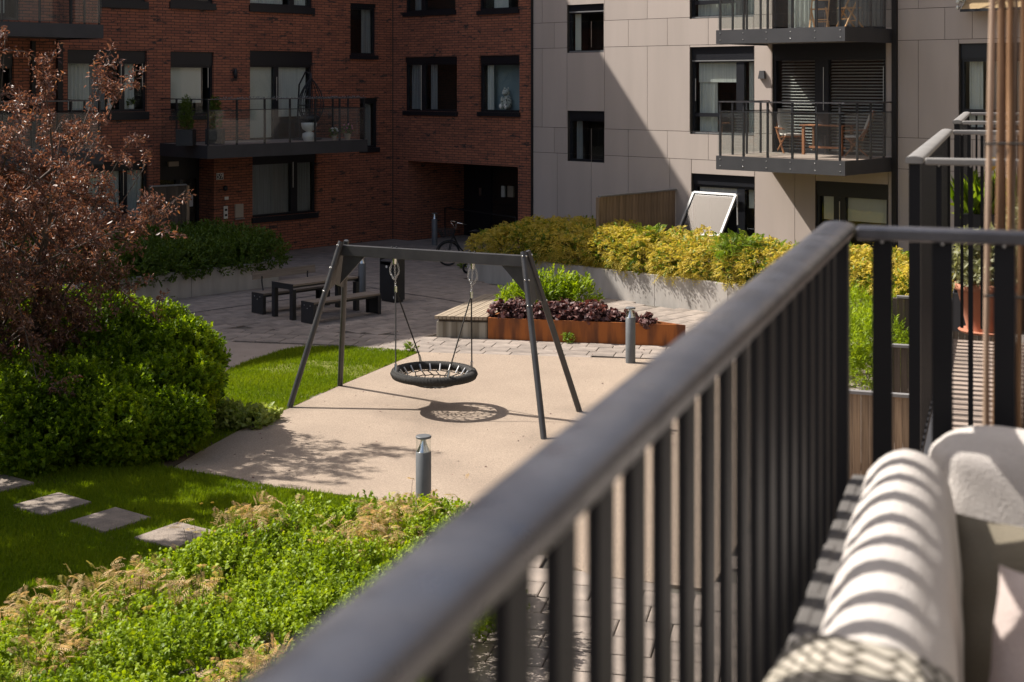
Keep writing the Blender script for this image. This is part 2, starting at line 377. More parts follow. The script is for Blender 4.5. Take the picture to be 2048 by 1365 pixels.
def tag(o, label, cat, group=None, kind=None):
    if label: o['label'] = label
    if cat: o['category'] = cat
    if group: o['group'] = group
    if kind: o['kind'] = kind
    return o
def thing(name, label, cat, loc=(0, 0, 0), rz=0.0, group=None):
    o = bpy.data.objects.new(name, None); COL.objects.link(o); o.empty_display_size = 0.2
    o.location = loc; o.rotation_euler = (0, 0, rz)
    return tag(o, label, cat, group)
def struct(o): o['kind'] = 'structure'; return o
def hz(loc): return (loc[0], loc[1], loc[2] if len(loc) > 2 else 0.0)
def copy_tree(o, parent=None):
    c = o.copy(); COL.objects.link(c); c.parent = parent
    for ch in o.children: copy_tree(ch, c)
    return c
def inpoly(x, y, poly):
    r = False; n = len(poly); j = n - 1
    for i in range(n):
        xi, yi = poly[i]; xj, yj = poly[j]
        if (yi > y) != (yj > y) and x < (xj - xi) * (y - yi) / (yj - yi) + xi: r = not r
        j = i
    return r
def inpoly_np(x, y, poly):
    r = np.zeros(len(x), bool); n = len(poly); j = n - 1
    for i in range(n):
        xi, yi = poly[i]; xj, yj = poly[j]
        c = ((yi > y) != (yj > y)) & (x < (xj - xi) * (y - yi) / ((yj - yi) or 1e-9) + xi)
        r ^= c; j = i
    return r

# ------------------------------------------------------------------ foliage helpers
def nrm(a): return a / np.maximum(np.linalg.norm(a, axis=1, keepdims=True), 1e-9)
def rdir(n): return nrm(rng.normal(size=(n, 3)))
def np_mesh(name, verts, tris, m, rnd=None, parent=None, smooth=False):
    me = bpy.data.meshes.new(name)
    nv, nf = len(verts), len(tris)
    me.vertices.add(nv); me.vertices.foreach_set('co', verts.astype(np.float32).ravel())
    me.loops.add(nf * 3); me.polygons.add(nf)
    me.loops.foreach_set('vertex_index', tris.astype(np.int32).ravel())
    me.polygons.foreach_set('loop_start', np.arange(0, nf * 3, 3, dtype=np.int32))
    if smooth: me.polygons.foreach_set('use_smooth', np.ones(nf, bool))
    if rnd is not None:
        a = me.attributes.new('rnd', 'FLOAT', 'FACE'); a.data.foreach_set('value', rnd.astype(np.float32))
    me.materials.append(MATS[m]); me.update(calc_edges=True)
    o = bpy.data.objects.new(name, me); COL.objects.link(o)
    if parent: o.parent = parent
    return o
def leaf_geo(P, D, N, L, W, fold=0.2, rich=False, droop=0.15):
    """leaves at P pointing along D, facing N: returns verts, tris, per-face owner"""
    n = len(P); D = nrm(D); S = nrm(np.cross(D, N)); N = np.cross(S, D)
    L = L[:, None]; W = W[:, None]
    if not rich:
        V = np.stack([P, P + D * L * 0.5 + S * W * 0.5 + N * W * fold, P + D * L - N * L * droop, P + D * L * 0.5 - S * W * 0.5 + N * W * fold], 1)
        b = np.arange(n)[:, None] * 4
        T = np.concatenate([b + np.array([[0, 1, 2]]), b + np.array([[0, 2, 3]])], 1).reshape(-1, 3)
        return V.reshape(-1, 3), T, np.repeat(np.arange(n), 2)
    V = np.stack([P, P + D * L * 0.33 + S * W * 0.45 + N * W * fold, P + D * L * 0.72 + S * W * 0.40 + N * (W * fold - L * droop * 0.4),
                  P + D * L - N * L * droop, P + D * L * 0.72 - S * W * 0.40 + N * (W * fold - L * droop * 0.4), P + D * L * 0.33 - S * W * 0.45 + N * W * fold], 1)
    b = np.arange(n)[:, None] * 6
    T = np.concatenate([b + np.array([[0, 1, 5]]), b + np.array([[1, 2, 5]]), b + np.array([[2, 4, 5]]), b + np.array([[2, 3, 4]])], 1).reshape(-1, 3)
    return V.reshape(-1, 3), T, np.repeat(np.arange(n), 4)
def lump_points(ells, n, inner=0.7, zmin=0.05, power=2.0):
    """points in the outer shell of a union of ellipsoids (cx,cy,cz,rx,ry,rz) and their outward normals"""
    E = np.array(ells, float); C, Rr = E[:, :3], E[:, 3:]
    wgt = (Rr[:, 0] * Rr[:, 1] + Rr[:, 0] * Rr[:, 2] + Rr[:, 1] * Rr[:, 2]); wgt = wgt / wgt.sum()
    outP = []; outN = []; got = 0
    while got < n:
        m = max(int((n - got) * 2.2), 500)
        i = rng.choice(len(E), m, p=wgt); d = rdir(m)
        f = 1 - (1 - inner) * rng.random(m) ** power
        f = f * (1 + 0.06 * np.sin(d[:, 0] * 9 + i * 1.7) * np.sin(d[:, 1] * 8 + i) + 0.05 * np.sin(d[:, 2] * 11 + i * 2.3))
        p = C[i] + d * Rr[i] * f[:, None]
        ok = p[:, 2] > zmin
        for k in range(len(E)):
            q = (((p - C[k]) / Rr[k]) ** 2).sum(1)
            ok &= ~((q < (inner * 0.93) ** 2) & (i != k))
        p = p[ok]; nn = nrm((d / Rr[i])[ok])
        outP.append(p); outN.append(nn); got += len(p)
    return np.concatenate(outP)[:n], np.concatenate(outN)[:n]
def sprig_leaves(P, N, k, slen, L, W, up=0.5, spread=0.9, rich=False, jit=0.3):
    """k leaves set round short shoots that start at P and grow along N"""
    n = len(P)
    Dv = nrm(N + np.array([0, 0, up]) + rdir(n) * 0.6)
    ps, ds, ns, own = [], [], [], []
    for j in range(k):
        u = (j + 0.3) / k
        rad = rdir(n); rad = nrm(rad - Dv * (rad * Dv).sum(1, keepdims=True))
        a = spread * (1.15 - 0.75 * u)
        ps.append(P + Dv * (slen * (u - 0.4) * (0.7 + 0.6 * rng.random((n, 1)))))
        dd = nrm(Dv * (1.0 - 0.35 * a) + rad * a)
        ds.append(dd); ns.append(nrm(Dv * 1.0 - rad * 0.25 + rdir(n) * jit + np.array([0, 0, 0.35]))); own.append(np.arange(n))
    P2, D2, N2 = np.concatenate(ps), np.concatenate(ds), np.concatenate(ns)
    m = len(P2); s = 0.65 + 0.7 * rng.random(m)
    V, T, o = leaf_geo(P2, D2, N2, L * s, W * s, rich=rich)
    return V, T, o, np.concatenate(own)
def shrub_mesh(name, ells, nspr, k, slen, L, W, m, parent, inner=0.72, zmin=0.05, rich=False, up=0.5, patch=0.35):
    P, N = lump_points(ells, nspr, inner, zmin)
    V, T, o, own = sprig_leaves(P, N, k, slen, L, W, rich=rich, up=up)
    base = rng.random(nspr) * 0.6 + 0.2 + patch * 0.5 * np.sin(P[:, 0] * 3.1 + 1) * np.sin(P[:, 1] * 2.7) 
    r = np.clip(base[own] + 0.35 * (rng.random(len(own)) - 0.5), 0, 1)
    return np_mesh(name, V, T, m, r[o], parent)
def fronds(P, D, L, pairs=8, lw=0.2, ll=0.28, droop=0.5, face=None):
    """pinnate leaves: leaflets in pairs along a drooping midrib"""
    n = len(P); D = nrm(D); Z = np.array([0, 0, 1.0])
    S = nrm(np.cross(D, np.tile(Z, (n, 1))) + rdir(n) * 0.25); N = np.cross(S, D)
    ps, ds, ns, Ls, own = [], [], [], [], []
    for j in range(pairs):
        u = (j + 0.8) / (pairs + 0.6)
        c = P + D * (L * u)[:, None] - Z * (L * droop * u * u)[:, None]
        tang = nrm(D - Z * (2 * droop * u))
        sz = math.sin(math.pi * (0.18 + 0.72 * u))
        for sg in (-1, 1):
            ps.append(c); ds.append(nrm(S * sg + tang * 0.45 - Z * 0.12 + rdir(n) * 0.08)); ns.append(nrm(N + rdir(n) * 0.15)); Ls.append(L * ll * sz); own.append(np.arange(n))
    ps.append(P + D * (L * 0.97)[:, None] - Z * (L * droop * 0.93)[:, None]); ds.append(nrm(D - Z * 2 * droop)); ns.append(N); Ls.append(L * ll * 0.7); own.append(np.arange(n))
    Lc = np.concatenate(Ls)
    V, T, o = leaf_geo(np.concatenate(ps), np.concatenate(ds), np.concatenate(ns), Lc, Lc * lw / ll * 1.3, fold=0.1, droop=0.1)
    return V, T, np.concatenate(own)[o]

# ================================================================== GROUND
def flat(name, poly, z0, z1, m):
    return struct(MB().prism(poly, z0, z1).build(name, m))
struct(MB().box(-150, 150, -120, 180, -0.5, -0.075).build('ground', 'soil'))
AV2 = (FR.ux[0], FR.ux[1])              # along the right facade, to the right
BV2 = (FL.ux[0], FL.ux[1])              # along the left facade, away from the camera
play = [G(*p) for p in ((840, 705), (1293, 719), (1480, 726), (1590, 900), (1420, 1180), (1180, 1150), (1000, 1060), (820, 1010), (690, 991), (560, 975), (450, 953), (345, 937), (398, 905), (515, 842), (580, 817), (680, 772))]
lawn_far = [G(*p) for p in ((392, 908), (512, 841), (578, 816), (678, 771), (836, 705), (760, 698), (690, 694), (610, 695), (560, 703), (500, 723), (455, 742), (400, 790), (330, 860))]
lawn_near = [G(*p) for p in ((688, 993), (558, 977), (448, 955), (340, 938), (200, 900), (-300, 880), (-900, 1000), (-700, 1365), (300, 1365), (800, 1100), (820, 1013))]
path_poly = [G(*p) for p in ((330, 690), (450, 684), (560, 688), (655, 692), (610, 694), (560, 702), (500, 722), (455, 741), (400, 789), (330, 850), (200, 850), (100, 760))]
bush_bed = [G(*p) for p in ((470, 742), (458, 800), (505, 842), (396, 904), (340, 936), (195, 972), (-60, 960), (-400, 900), (-300, 740), (60, 690), (330, 680))]
plaza_poly = [(-30, 8), (-6, 3), (20, 3), (30, 20), (22, 34), (6, 50), (-6, 52), (-30, 30)]
plaza = flat('plaza', plaza_poly, -0.07, -0.035, 'slab_bed')
flat('playground', play, -0.03, 0.004, 'sand_rubber')
lf = flat('lawn', lawn_far, -0.03, -0.004, 'turf')
ln = flat('lawn', lawn_near, -0.033, -0.008, 'turf')
flat('path', path_poly, -0.03, 0.0, 'path')
flat('shrub_bed', bush_bed, -0.034, -0.002, 'soil')

# raised beds (low concrete walls filled with soil)
wallL0, wallL1 = G(250, 614.5), G(558, 571)
lx1, ly = FL.local(*wallL1)
PL = dict(x0=-24.0, x1=lx1, y=ly, h=0.60)          # in FL frame; bed reaches from the wall back to the facade
wr0, wr1 = G(940, 558.0), G(1390, 622)
rx0, ry_ = FR.local(*wr0); ry2 = FR.local(*wr1)[1]
PR = dict(x0=rx0, x1=26.0, y=(ry_ + ry2) / 2, h=0.66)

# paving slabs ---------------------------------------------------------------
TIPW = 0.0
F1, F2 = G(976, 678), G(1371, 694)                  # front of the rusty planter
fd = Vector((F2[0] - F1[0], F2[1] - F1[1])).normalized(); front_ang = math.atan2(fd.y, fd.x)
fn = Vector((-fd.y, fd.x))
def slab_zone(wx, wy): return 2 if ((wx - F1[0]) * fn.x + (wy - F1[1]) * fn.y) < 0.02 else 1
keep_out = [play, lawn_far, lawn_near, path_poly, bush_bed]
def blocked(wx, wy, m=0.0):
    for pl in keep_out:
        if inpoly(wx, wy, pl): return True
    x, y = FL.local(wx, wy)
    if PL['x0'] - 1 < x < PL['x1'] + m and PL['y'] - m < y: return True
    if y > 0 and x < 0: return True
    x, y = FR.local(wx, wy)
    if PR['x0'] - m < x and PR['y'] - m < y: return True
    if y > -0.02 and x > 0.3: return not (0.7 < x < 5.6 and y < 2.4)
    return False
slabs = []
def lay(zone, o, ang, sw, sd, x0, x1, y0, y1, bond):
    ca, sa = math.cos(ang), math.sin(ang)
    j = 0; y = y0
    while y < y1:
        x = x0 + (bond * sw if j % 2 else 0) + (0.27 * sw if j % 3 == 2 else 0)
        while x < x1:
            cx_, cy_ = x + sw / 2, y + sd / 2
            wx, wy = o[0] + cx_ * ca - cy_ * sa, o[1] + cx_ * sa + cy_ * ca
            px = CX + FPX * wx / max(wy, 1)
            if wy > 6 and -60 < px < 2100 and slab_zone(wx, wy) == zone and not blocked(wx, wy, 0.1):
                slabs.append((wy, wx, wy, ang, sw, sd))
            x += sw
        y += sd; j += 1
lay(1, CORNER, AV, 0.60, 0.40, -26, 8, -26, 3, 0.5)
lay(2, F1, front_ang, 0.50, 0.40, -8, 16, -21.2, 0.4, 0.5)
def slab_mesh(sw, sd):
    b = MB(); e, h = 0.012, 0.006; g = 0.007
    x0, x1, y0, y1 = -sw / 2 + g, sw / 2 - g, -sd / 2 + g, sd / 2 - g
    v = [(x0, y0, -0.03), (x1, y0, -0.03), (x1, y1, -0.03), (x0, y1, -0.03), (x0, y0, -h), (x1, y0, -h), (x1, y1, -h), (x0, y1, -h), (x0 + e, y0 + e, 0), (x1 - e, y0 + e, 0), (x1 - e, y1 - e, 0), (x0 + e, y1 - e, 0)]
    return b.add(v, [(8, 9, 10, 11)] + [(a, (a + 1) % 4, 4 + (a + 1) % 4, 4 + a) for a in range(4)] + [(4 + a, 4 + (a + 1) % 4, 8 + (a + 1) % 4, 8 + a) for a in range(4)])
sm = {k: slab_mesh(*k) for k in {(s_[4], s_[5]) for s_ in slabs}}
sme = {k: v.mesh('paving_slab', 'slab') for k, v in sm.items()}
# the ones that show largest and unobstructed (left of our handrail) first
def shown(s_):
    px = CX + FPX * s_[1] / s_[2]; py = HY + FPX * EYE / s_[2]
    open_ = (px < 1400 and py < 1060 - 0.8 * (px - 880)) and py > 500
    return (0 if open_ else 1, s_[2])
slabs.sort(key=shown)
print('slabs', len(slabs))
for s_ in slabs[:300]:
    inst('paving_slab', sme[(s_[4], s_[5])], plaza, (s_[1], s_[2], random.uniform(-0.004, 0.002)), (random.uniform(-0.004, 0.004), random.uniform(-0.004, 0.004), s_[3] + random.uniform(-0.004, 0.004)))
rest = MB()
for s_ in slabs[300:]:
    ca, sa = math.cos(s_[3]), math.sin(s_[3]); dz = random.uniform(-0.004, 0.002); src = sm[(s_[4], s_[5])]
    rest.add([(s_[1] + x * ca - y * sa, s_[2] + x * sa + y * ca, z + dz) for x, y, z in src.v], src.f)
o = rest.build('paving_slab_field', 'slab', plaza); o['kind'] = 'stuff'

# narrow drainage slot along both raised beds
dr = thing('drainage_slot', 'thin dark drainage slot running across the paving past the picnic table', 'drain', (0, 0, 0))
d0, d1, d2 = G(240, 646), G(742, 576), G(940, 608)
for a, b in ((d0, d1), (d1, d2)):
    MB().bar((*a, -0.004), (*b, -0.004), 0.05, 0.014).build('slot_cover', 'black_metal', dr)

# ================================================================== BUILDINGS
def wall_holes(x0, x1, z0, z1, holes, depth=0.14, y=0.0):
    b = MB()
    xs = sorted({x0, x1} | {min(max(h[0], x0), x1) for h in holes} | {min(max(h[1], x0), x1) for h in holes})
    zs = sorted({z0, z1} | {min(max(h[2], z0), z1) for h in holes} | {min(max(h[3], z0), z1) for h in holes})
    for i in range(len(xs) - 1):
        for j in range(len(zs) - 1):
            mx, mz = (xs[i] + xs[i + 1]) / 2, (zs[j] + zs[j + 1]) / 2
            if any(h[0] < mx < h[1] and h[2] < mz < h[3] for h in holes): continue
            b.add([(xs[i], y, zs[j]), (xs[i + 1], y, zs[j]), (xs[i + 1], y, zs[j + 1]), (xs[i], y, zs[j + 1])], [(0, 1, 2, 3)])
    for h in holes:
        d = h[4] if len(h) > 4 else depth
        a0, a1, c0, c1 = h[:4]; y2 = y + d
        b.add([(a0, y, c0), (a0, y, c1), (a0, y2, c1), (a0, y2, c0)], [(0, 1, 2, 3)])
        b.add([(a1, y, c0), (a1, y2, c0), (a1, y2, c1), (a1, y, c1)], [(0, 1, 2, 3)])
        b.add([(a0, y, c1), (a1, y, c1), (a1, y2, c1), (a0, y2, c1)], [(0, 1, 2, 3)])
        b.add([(a0, y, c0), (a0, y2, c0), (a1, y2, c0), (a1, y, c0)], [(0, 1, 2, 3)])
    return b
def curtain_mesh(x0, x1, z0, z1, y, waves, amp=0.03):
    n = max(8, int(waves * 8)); b = MB(); v = []; f = []
    for i in range(n + 1):
        u = i / n; yy = y + amp * math.sin(u * waves * 2 * math.pi + 0.6 * math.sin(u * 9)) + amp * 0.4 * math.sin(u * waves * 4.3 * math.pi)
        v += [(x0 + u * (x1 - x0), yy, z0), (x0 + u * (x1 - x0), yy * 0.4 + y * 0.6, z1)]
    for i in range(n): f.append((2 * i, 2 * i + 2, 2 * i + 3, 2 * i + 1))
    return b.add(v, f, True)
def window(b, r, panes, header=0.2, sill=0.0, y=0.09, inside=(), fr=0.065, trim=False, rungs=(), handles=(), room=1.3, name='window', gl='glass', floor=False, skip=()):
    """window part on building b: r=(x0,x1,z0,z1); panes=[(u0,u1)] across the width; inside: (kind,u0,u1,v0,v1)"""
    x0, x1, z0, z1 = r; W = x1 - x0; zt = z1 - header
    m = MB()
    if header: m.box(x0, x1, y - 0.03, y + 0.10, zt, z1)
    m.box(x0, x1, y, y + 0.09, z0, z0 + fr); m.box(x0, x1, y, y + 0.09, zt - fr, zt)
    m.box(x0, x0 + fr, y, y + 0.09, z0 + fr, zt - fr); m.box(x1 - fr, x1, y, y + 0.09, z0 + fr, zt - fr)
    for i in range(len(panes) - 1):
        a, c = x0 + panes[i][1] * W, x0 + panes[i + 1][0] * W
        m.box(a, c, y - 0.006, y + 0.09, z0 + fr, zt - fr)
    for (pi, v) in rungs:
        a, c = x0 + panes[pi][0] * W, x0 + panes[pi][1] * W; zc = z0 + v * (zt - z0)
        m.box(max(a, x0 + fr), min(c, x1 - fr), y + 0.004, y + 0.08, zc - 0.05, zc + 0.05)
    wo = m.build(name, 'frame_black', b)
    for i, (u0, u1) in enumerate(panes):
        if i in skip: continue
        a, c = max(x0 + u0 * W, x0 + fr), min(x0 + u1 * W, x1 - fr)
        MB().box(a, c, y + 0.045, y + 0.055, z0 + fr, zt - fr).build('pane', gl, wo)
    if sill: MB().box(x0 - 0.04, x1 + 0.04, -0.06, y + 0.02, z0 - sill, z0 - 0.003).build('sill', 'frame_black', wo)
    if trim:
        MB().box(x0 + 0.02, x1 - 0.01, y - 0.04, y - 0.006, zt - 0.035, zt - 0.005).build('head_trim', 'frame_trim', wo)
        MB().box(x0 + 0.02, x1 - 0.01, y - 0.04, y - 0.006, z0 + 0.012, z0 + 0.045).build('sill_trim', 'frame_trim', wo)
    for (u, v0, v1) in handles:
        xh = x0 + u * W; MB().tube([(xh, y - 0.03, z0 + v0 * (zt - z0)), (xh, y - 0.03, z0 + v1 * (zt - z0))], 0.012, 6).build('handle', 'steel', wo)
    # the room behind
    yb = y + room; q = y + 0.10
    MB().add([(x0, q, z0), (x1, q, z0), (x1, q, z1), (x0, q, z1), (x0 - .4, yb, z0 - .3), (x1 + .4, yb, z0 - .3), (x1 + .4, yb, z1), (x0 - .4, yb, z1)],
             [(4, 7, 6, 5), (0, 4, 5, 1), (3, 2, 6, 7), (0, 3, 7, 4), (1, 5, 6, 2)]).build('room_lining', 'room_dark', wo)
    for it in inside:
        k, u0, u1, v0, v1 = it[:5]; mm = it[5] if len(it) > 5 else None
        a, c = x0 + u0 * W, x0 + u1 * W; e, g = z0 + v0 * (zt - z0), z0 + v1 * (zt - z0)
        if k == 'curtain': curtain_mesh(a, c, e, g, y + 0.17, max(2, (c - a) / 0.13)).build('curtain', mm or 'curtain', wo)
        elif k == 'blind': MB().box(a, c, y + 0.13, y + 0.136, e, g).build('roller_blind', mm or 'blind', wo)
        elif k == 'slats':
            bm_ = MB(); zz = e
            while zz < g:
                bm_.add([(a, y + 0.12, zz), (c, y + 0.12, zz), (c, y + 0.17, zz + 0.03), (a, y + 0.17, zz + 0.03)], [(0, 1, 2, 3)]); zz += 0.075
            bm_.build('venetian_blind', mm or 'blind_slat', wo)
        elif k == 'board': MB().box(a, c, y + 0.42, y + 0.43, e, g).build('backdrop', mm or 'blue_backdrop', wo)
    return wo
def balcony_part(b, x0, x1, p, ztop, thick, rail, glass_top, posts_f, posts_s, sides=('l', 'r'), m_f='fascia', m_post='black_metal', z_glass0=0.04, floor_m='deck_board', bolts=True, rail_m='rail_metal', wire=False):
    """balcony on wall: deck between x0..x1, projecting p"""
    d = MB().box(x0 + 0.03, x1 - 0.03, -p + 0.03, -0.004, ztop - thick + 0.04, ztop - 0.02).build('balcony', 'concrete' if floor_m is None else 'own_wall', b)
    f = MB(); f.box(x0, x1, -p, -p + 0.026, ztop - thick, ztop); f.box(x0, x0 + 0.026, -p + 0.026, -0.003, ztop - thick, ztop - 0.001); f.box(x1 - 0.026, x1, -p + 0.026, -0.003, ztop - thick, ztop - 0.001)
    f.build('fascia', m_f, d)
    if floor_m:
        n = int((p - 0.08) / 0.12); me = MB().box(x0 + 0.04, x1 - 0.04, 0, 0.112, 0, 0.018).mesh('deck_board', floor_m)
        for i in range(n): inst('deck_board', me, d, (0, -p + 0.04 + i * 0.12, ztop - 0.02))
    if bolts:
        bl = MB()
        k = len(posts_f)
        for i in range(k):
            xx = x0 + 0.12 + (x1 - x0 - 0.24) * i / (k - 1)
            for zz in (0.08, thick - 0.09): bl.ball((xx, -p - 0.002, ztop - zz), 0.012, 6, 4)
        bl.build('bolts', 'steel', d)
    zr = ztop + rail
    # rails
    t = MB(); t.bar((x0 + 0.02, -p + 0.05, zr), (x1 - 0.02, -p + 0.05, zr), 0.05, 0.028)
    if 'l' in sides: t.bar((x0 + 0.05, -p + 0.08, zr), (x0 + 0.05, -0.01, zr), 0.05, 0.028)
    if 'r' in sides: t.bar((x1 - 0.05, -p + 0.08, zr), (x1 - 0.05, -0.01, zr), 0.05, 0.028)
    t.build('top_rail', rail_m, d)
    t = MB(); zg = ztop + glass_top
    t.bar((x0 + 0.03, -p + 0.05, zg), (x1 - 0.03, -p + 0.05, zg), 0.035, 0.022)
    if 'l' in sides: t.bar((x0 + 0.05, -p + 0.08, zg), (x0 + 0.05, -0.01, zg), 0.035, 0.022)
    if 'r' in sides: t.bar((x1 - 0.05, -p + 0.08, zg), (x1 - 0.05, -0.01, zg), 0.035, 0.022)
    t.build('glass_rail', m_post, d)
    for u in posts_f:
        xx = x0 + 0.07 + (x1 - x0 - 0.14) * u
        MB().box(xx - 0.022, xx + 0.022, -p + 0.055, -p + 0.10, ztop - 0.02, zr - 0.014).build('post', m_post, d)
    for sd, xx in (('l', x0 + 0.05), ('r', x1 - 0.05)):
        if sd not in sides: continue
        for u in posts_s:
            yy = -p + 0.12 + (p - 0.2) * u
            MB().box(xx - 0.02, xx + 0.02, yy - 0.022, yy + 0.022, ztop - 0.02, zr - 0.014).build('post', m_post, d)
    us = sorted(posts_f)
    for i in range(len(us) - 1):
        a, c = x0 + 0.07 + (x1 - x0 - 0.14) * us[i] + 0.008, x0 + 0.07 + (x1 - x0 - 0.14) * us[i + 1] - 0.008
        MB().box(a, c, -p + 0.032, -p + 0.042, ztop + z_glass0, zg).build('glass_pane', 'rail_glass', d)
    if 'l' in sides: MB().box(x0 + 0.018, x0 + 0.026, -p + 0.05, -0.03, ztop + z_glass0, zg).build('glass_pane', 'rail_glass', d)
    if 'r' in sides: MB().box(x1 - 0.026, x1 - 0.018, -p + 0.05, -0.03, ztop + z_glass0, zg).build('glass_pane', 'rail_glass', d)
    return d

# ---- brick building, left wing (in shade)
BH = 16.3
bl = thing('brick_building', 'dark red brick apartment block with black balconies, in shade on the left', 'building', hz(FL.o), FL.ang)
r = FL.rect
L1 = r(701, 753, 6, 110); L2 = r(737, 756, 196, 296)
L2 = (L2[0] - 0.35, L2[1], L2[2], L2[3])
L3 = r(500, 626, 101, 290); L4 = r(341, 428, 103, 232); L5 = r(135, 294, 99, 226)
L6 = r(505, 633, 313, 436); L7 = r(175, 297, 326, 452)
DOOR = r(320, 428, 312, 440); DOOR = (DOOR[0], DOOR[1], 0.05, DOOR[3])
st = 3.02
tops = [(L1[0], L1[1], L1[2] + st, L1[3] + st)] + [(q[0], q[1], q[2] + st, q[3] + st) for q in (L3, L4, L5)]
T3 = r(500, 626, -130, 10); T4 = r(341, 428, -110, 3); T5 = r(203, 293, -110, 0)
L8 = r(0, 28, 108, 300); L8 = (L8[0] - 1.2, L8[1], L8[2], L8[3])
L9 = r(30, 70, 76, 300)
U8 = r(0, 40, -120, 40); U8 = (U8[0] - 1.0, U8[1], U8[2], U8[3])
holes = [L1, L2, L3, L4, L5, L6, L7, T3, T4, T5, L8, U8]
upper = []
for zz in (9.2, 12.2):
    for q in (L3, L4, L5, L1): upper.append((q[0], q[1], zz, zz + 1.5))
wl = wall_holes(-32, 0.0, -0.1, BH, holes + upper + [(DOOR[0], DOOR[1], DOOR[2], DOOR[3], 0.9)])
wl.add([(-32, 0, -0.1), (-32, 12, -0.1), (-32, 12, BH), (-32, 0, BH)], [(0, 3, 2, 1)])
wl.build('wall', 'brick', bl)
MB().box(-32.1, 0.25, -0.06, 12, BH + 0.002, BH + 0.12).build('roof_edge', 'black_metal', bl)
# movement joint beside the inner corner
MB().bar((-0.02, -0.012, 0), (-0.02, -0.012, BH), 0.02, 0.02).build('movement_joint', 'joint', bl)
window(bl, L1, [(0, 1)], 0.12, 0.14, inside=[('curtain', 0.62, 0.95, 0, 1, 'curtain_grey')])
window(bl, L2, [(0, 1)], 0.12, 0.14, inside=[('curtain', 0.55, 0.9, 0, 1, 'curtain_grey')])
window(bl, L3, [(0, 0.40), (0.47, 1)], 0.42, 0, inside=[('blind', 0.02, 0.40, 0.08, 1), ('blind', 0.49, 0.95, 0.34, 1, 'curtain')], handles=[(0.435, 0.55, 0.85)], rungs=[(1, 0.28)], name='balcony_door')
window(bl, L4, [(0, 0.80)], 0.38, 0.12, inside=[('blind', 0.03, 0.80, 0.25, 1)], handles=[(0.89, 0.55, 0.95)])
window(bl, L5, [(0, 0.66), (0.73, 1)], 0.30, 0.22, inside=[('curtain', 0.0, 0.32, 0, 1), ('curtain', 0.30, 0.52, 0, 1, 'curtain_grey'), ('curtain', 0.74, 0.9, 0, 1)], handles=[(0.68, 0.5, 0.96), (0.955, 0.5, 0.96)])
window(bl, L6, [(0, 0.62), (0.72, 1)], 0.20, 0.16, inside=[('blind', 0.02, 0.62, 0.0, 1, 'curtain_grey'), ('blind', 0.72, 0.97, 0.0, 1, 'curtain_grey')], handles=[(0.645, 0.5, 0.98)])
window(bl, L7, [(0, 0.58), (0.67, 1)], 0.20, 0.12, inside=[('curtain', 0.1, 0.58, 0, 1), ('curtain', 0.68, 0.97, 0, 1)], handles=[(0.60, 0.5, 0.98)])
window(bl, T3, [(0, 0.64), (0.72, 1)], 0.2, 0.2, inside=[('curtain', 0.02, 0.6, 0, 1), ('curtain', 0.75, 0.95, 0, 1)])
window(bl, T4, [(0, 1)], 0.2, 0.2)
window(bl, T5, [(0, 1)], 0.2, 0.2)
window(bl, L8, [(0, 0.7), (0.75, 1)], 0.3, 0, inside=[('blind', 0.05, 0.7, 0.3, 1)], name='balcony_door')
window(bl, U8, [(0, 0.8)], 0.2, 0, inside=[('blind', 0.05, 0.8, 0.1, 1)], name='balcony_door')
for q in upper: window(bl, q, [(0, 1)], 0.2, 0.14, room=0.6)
for q in ((60, 68), (112, 122)):   # dark rain pipes behind the left balconies
    xa = FL.x(q[0]); MB().box(xa, FL.x(q[1]), -0.10, -0.004, 3.35, 6.05).build('rain_pipe', 'pipe', bl)
# balconies of the left wing
off = 2.25
xb0, xb1 = FL.x(415, off), FL.x(735, off)
zt = FL.z(415, 292, off)
bm = balcony_part(bl, xb0, xb1, off, zt, 0.35, 1.22, 0.93, [0, 0.17, 0.34, 0.5, 0.665, 0.83, 1.0], [0.34, 0.68], floor_m='deck_board', bolts=False)
# dry leafy string of lights along the rail top
lm = MB()
for i in range(150):
    xx = xb0 + 0.3 + (xb1 - xb0 - 0.4) * i / 150
    lm.ball((xx, -off + 0.05 + random.uniform(-0.03, 0.03), zt + 1.235 + random.uniform(-0.02, 0.045)), random.uniform(0.008, 0.02), 5, 4)
lm.build('light_string', 'curtain_grey', bm)
xl1 = FL.x(207, off)
zl = FL.z(207, 300, off)
balcony_part(bl, xl1 - 6.5, xl1, off, zt, 0.35, 1.22, 0.93, [0, 0.2, 0.4, 0.6, 0.75, 0.88, 1.0], [0.34, 0.68], bolts=False)
balcony_part(bl, xl1 - 6.5, xl1, off, FL.z(208, 50, off), 0.34, 1.22, 0.93, [0, 0.2, 0.4, 0.6, 0.75, 0.88, 1.0], [0.34, 0.68], bolts=False)
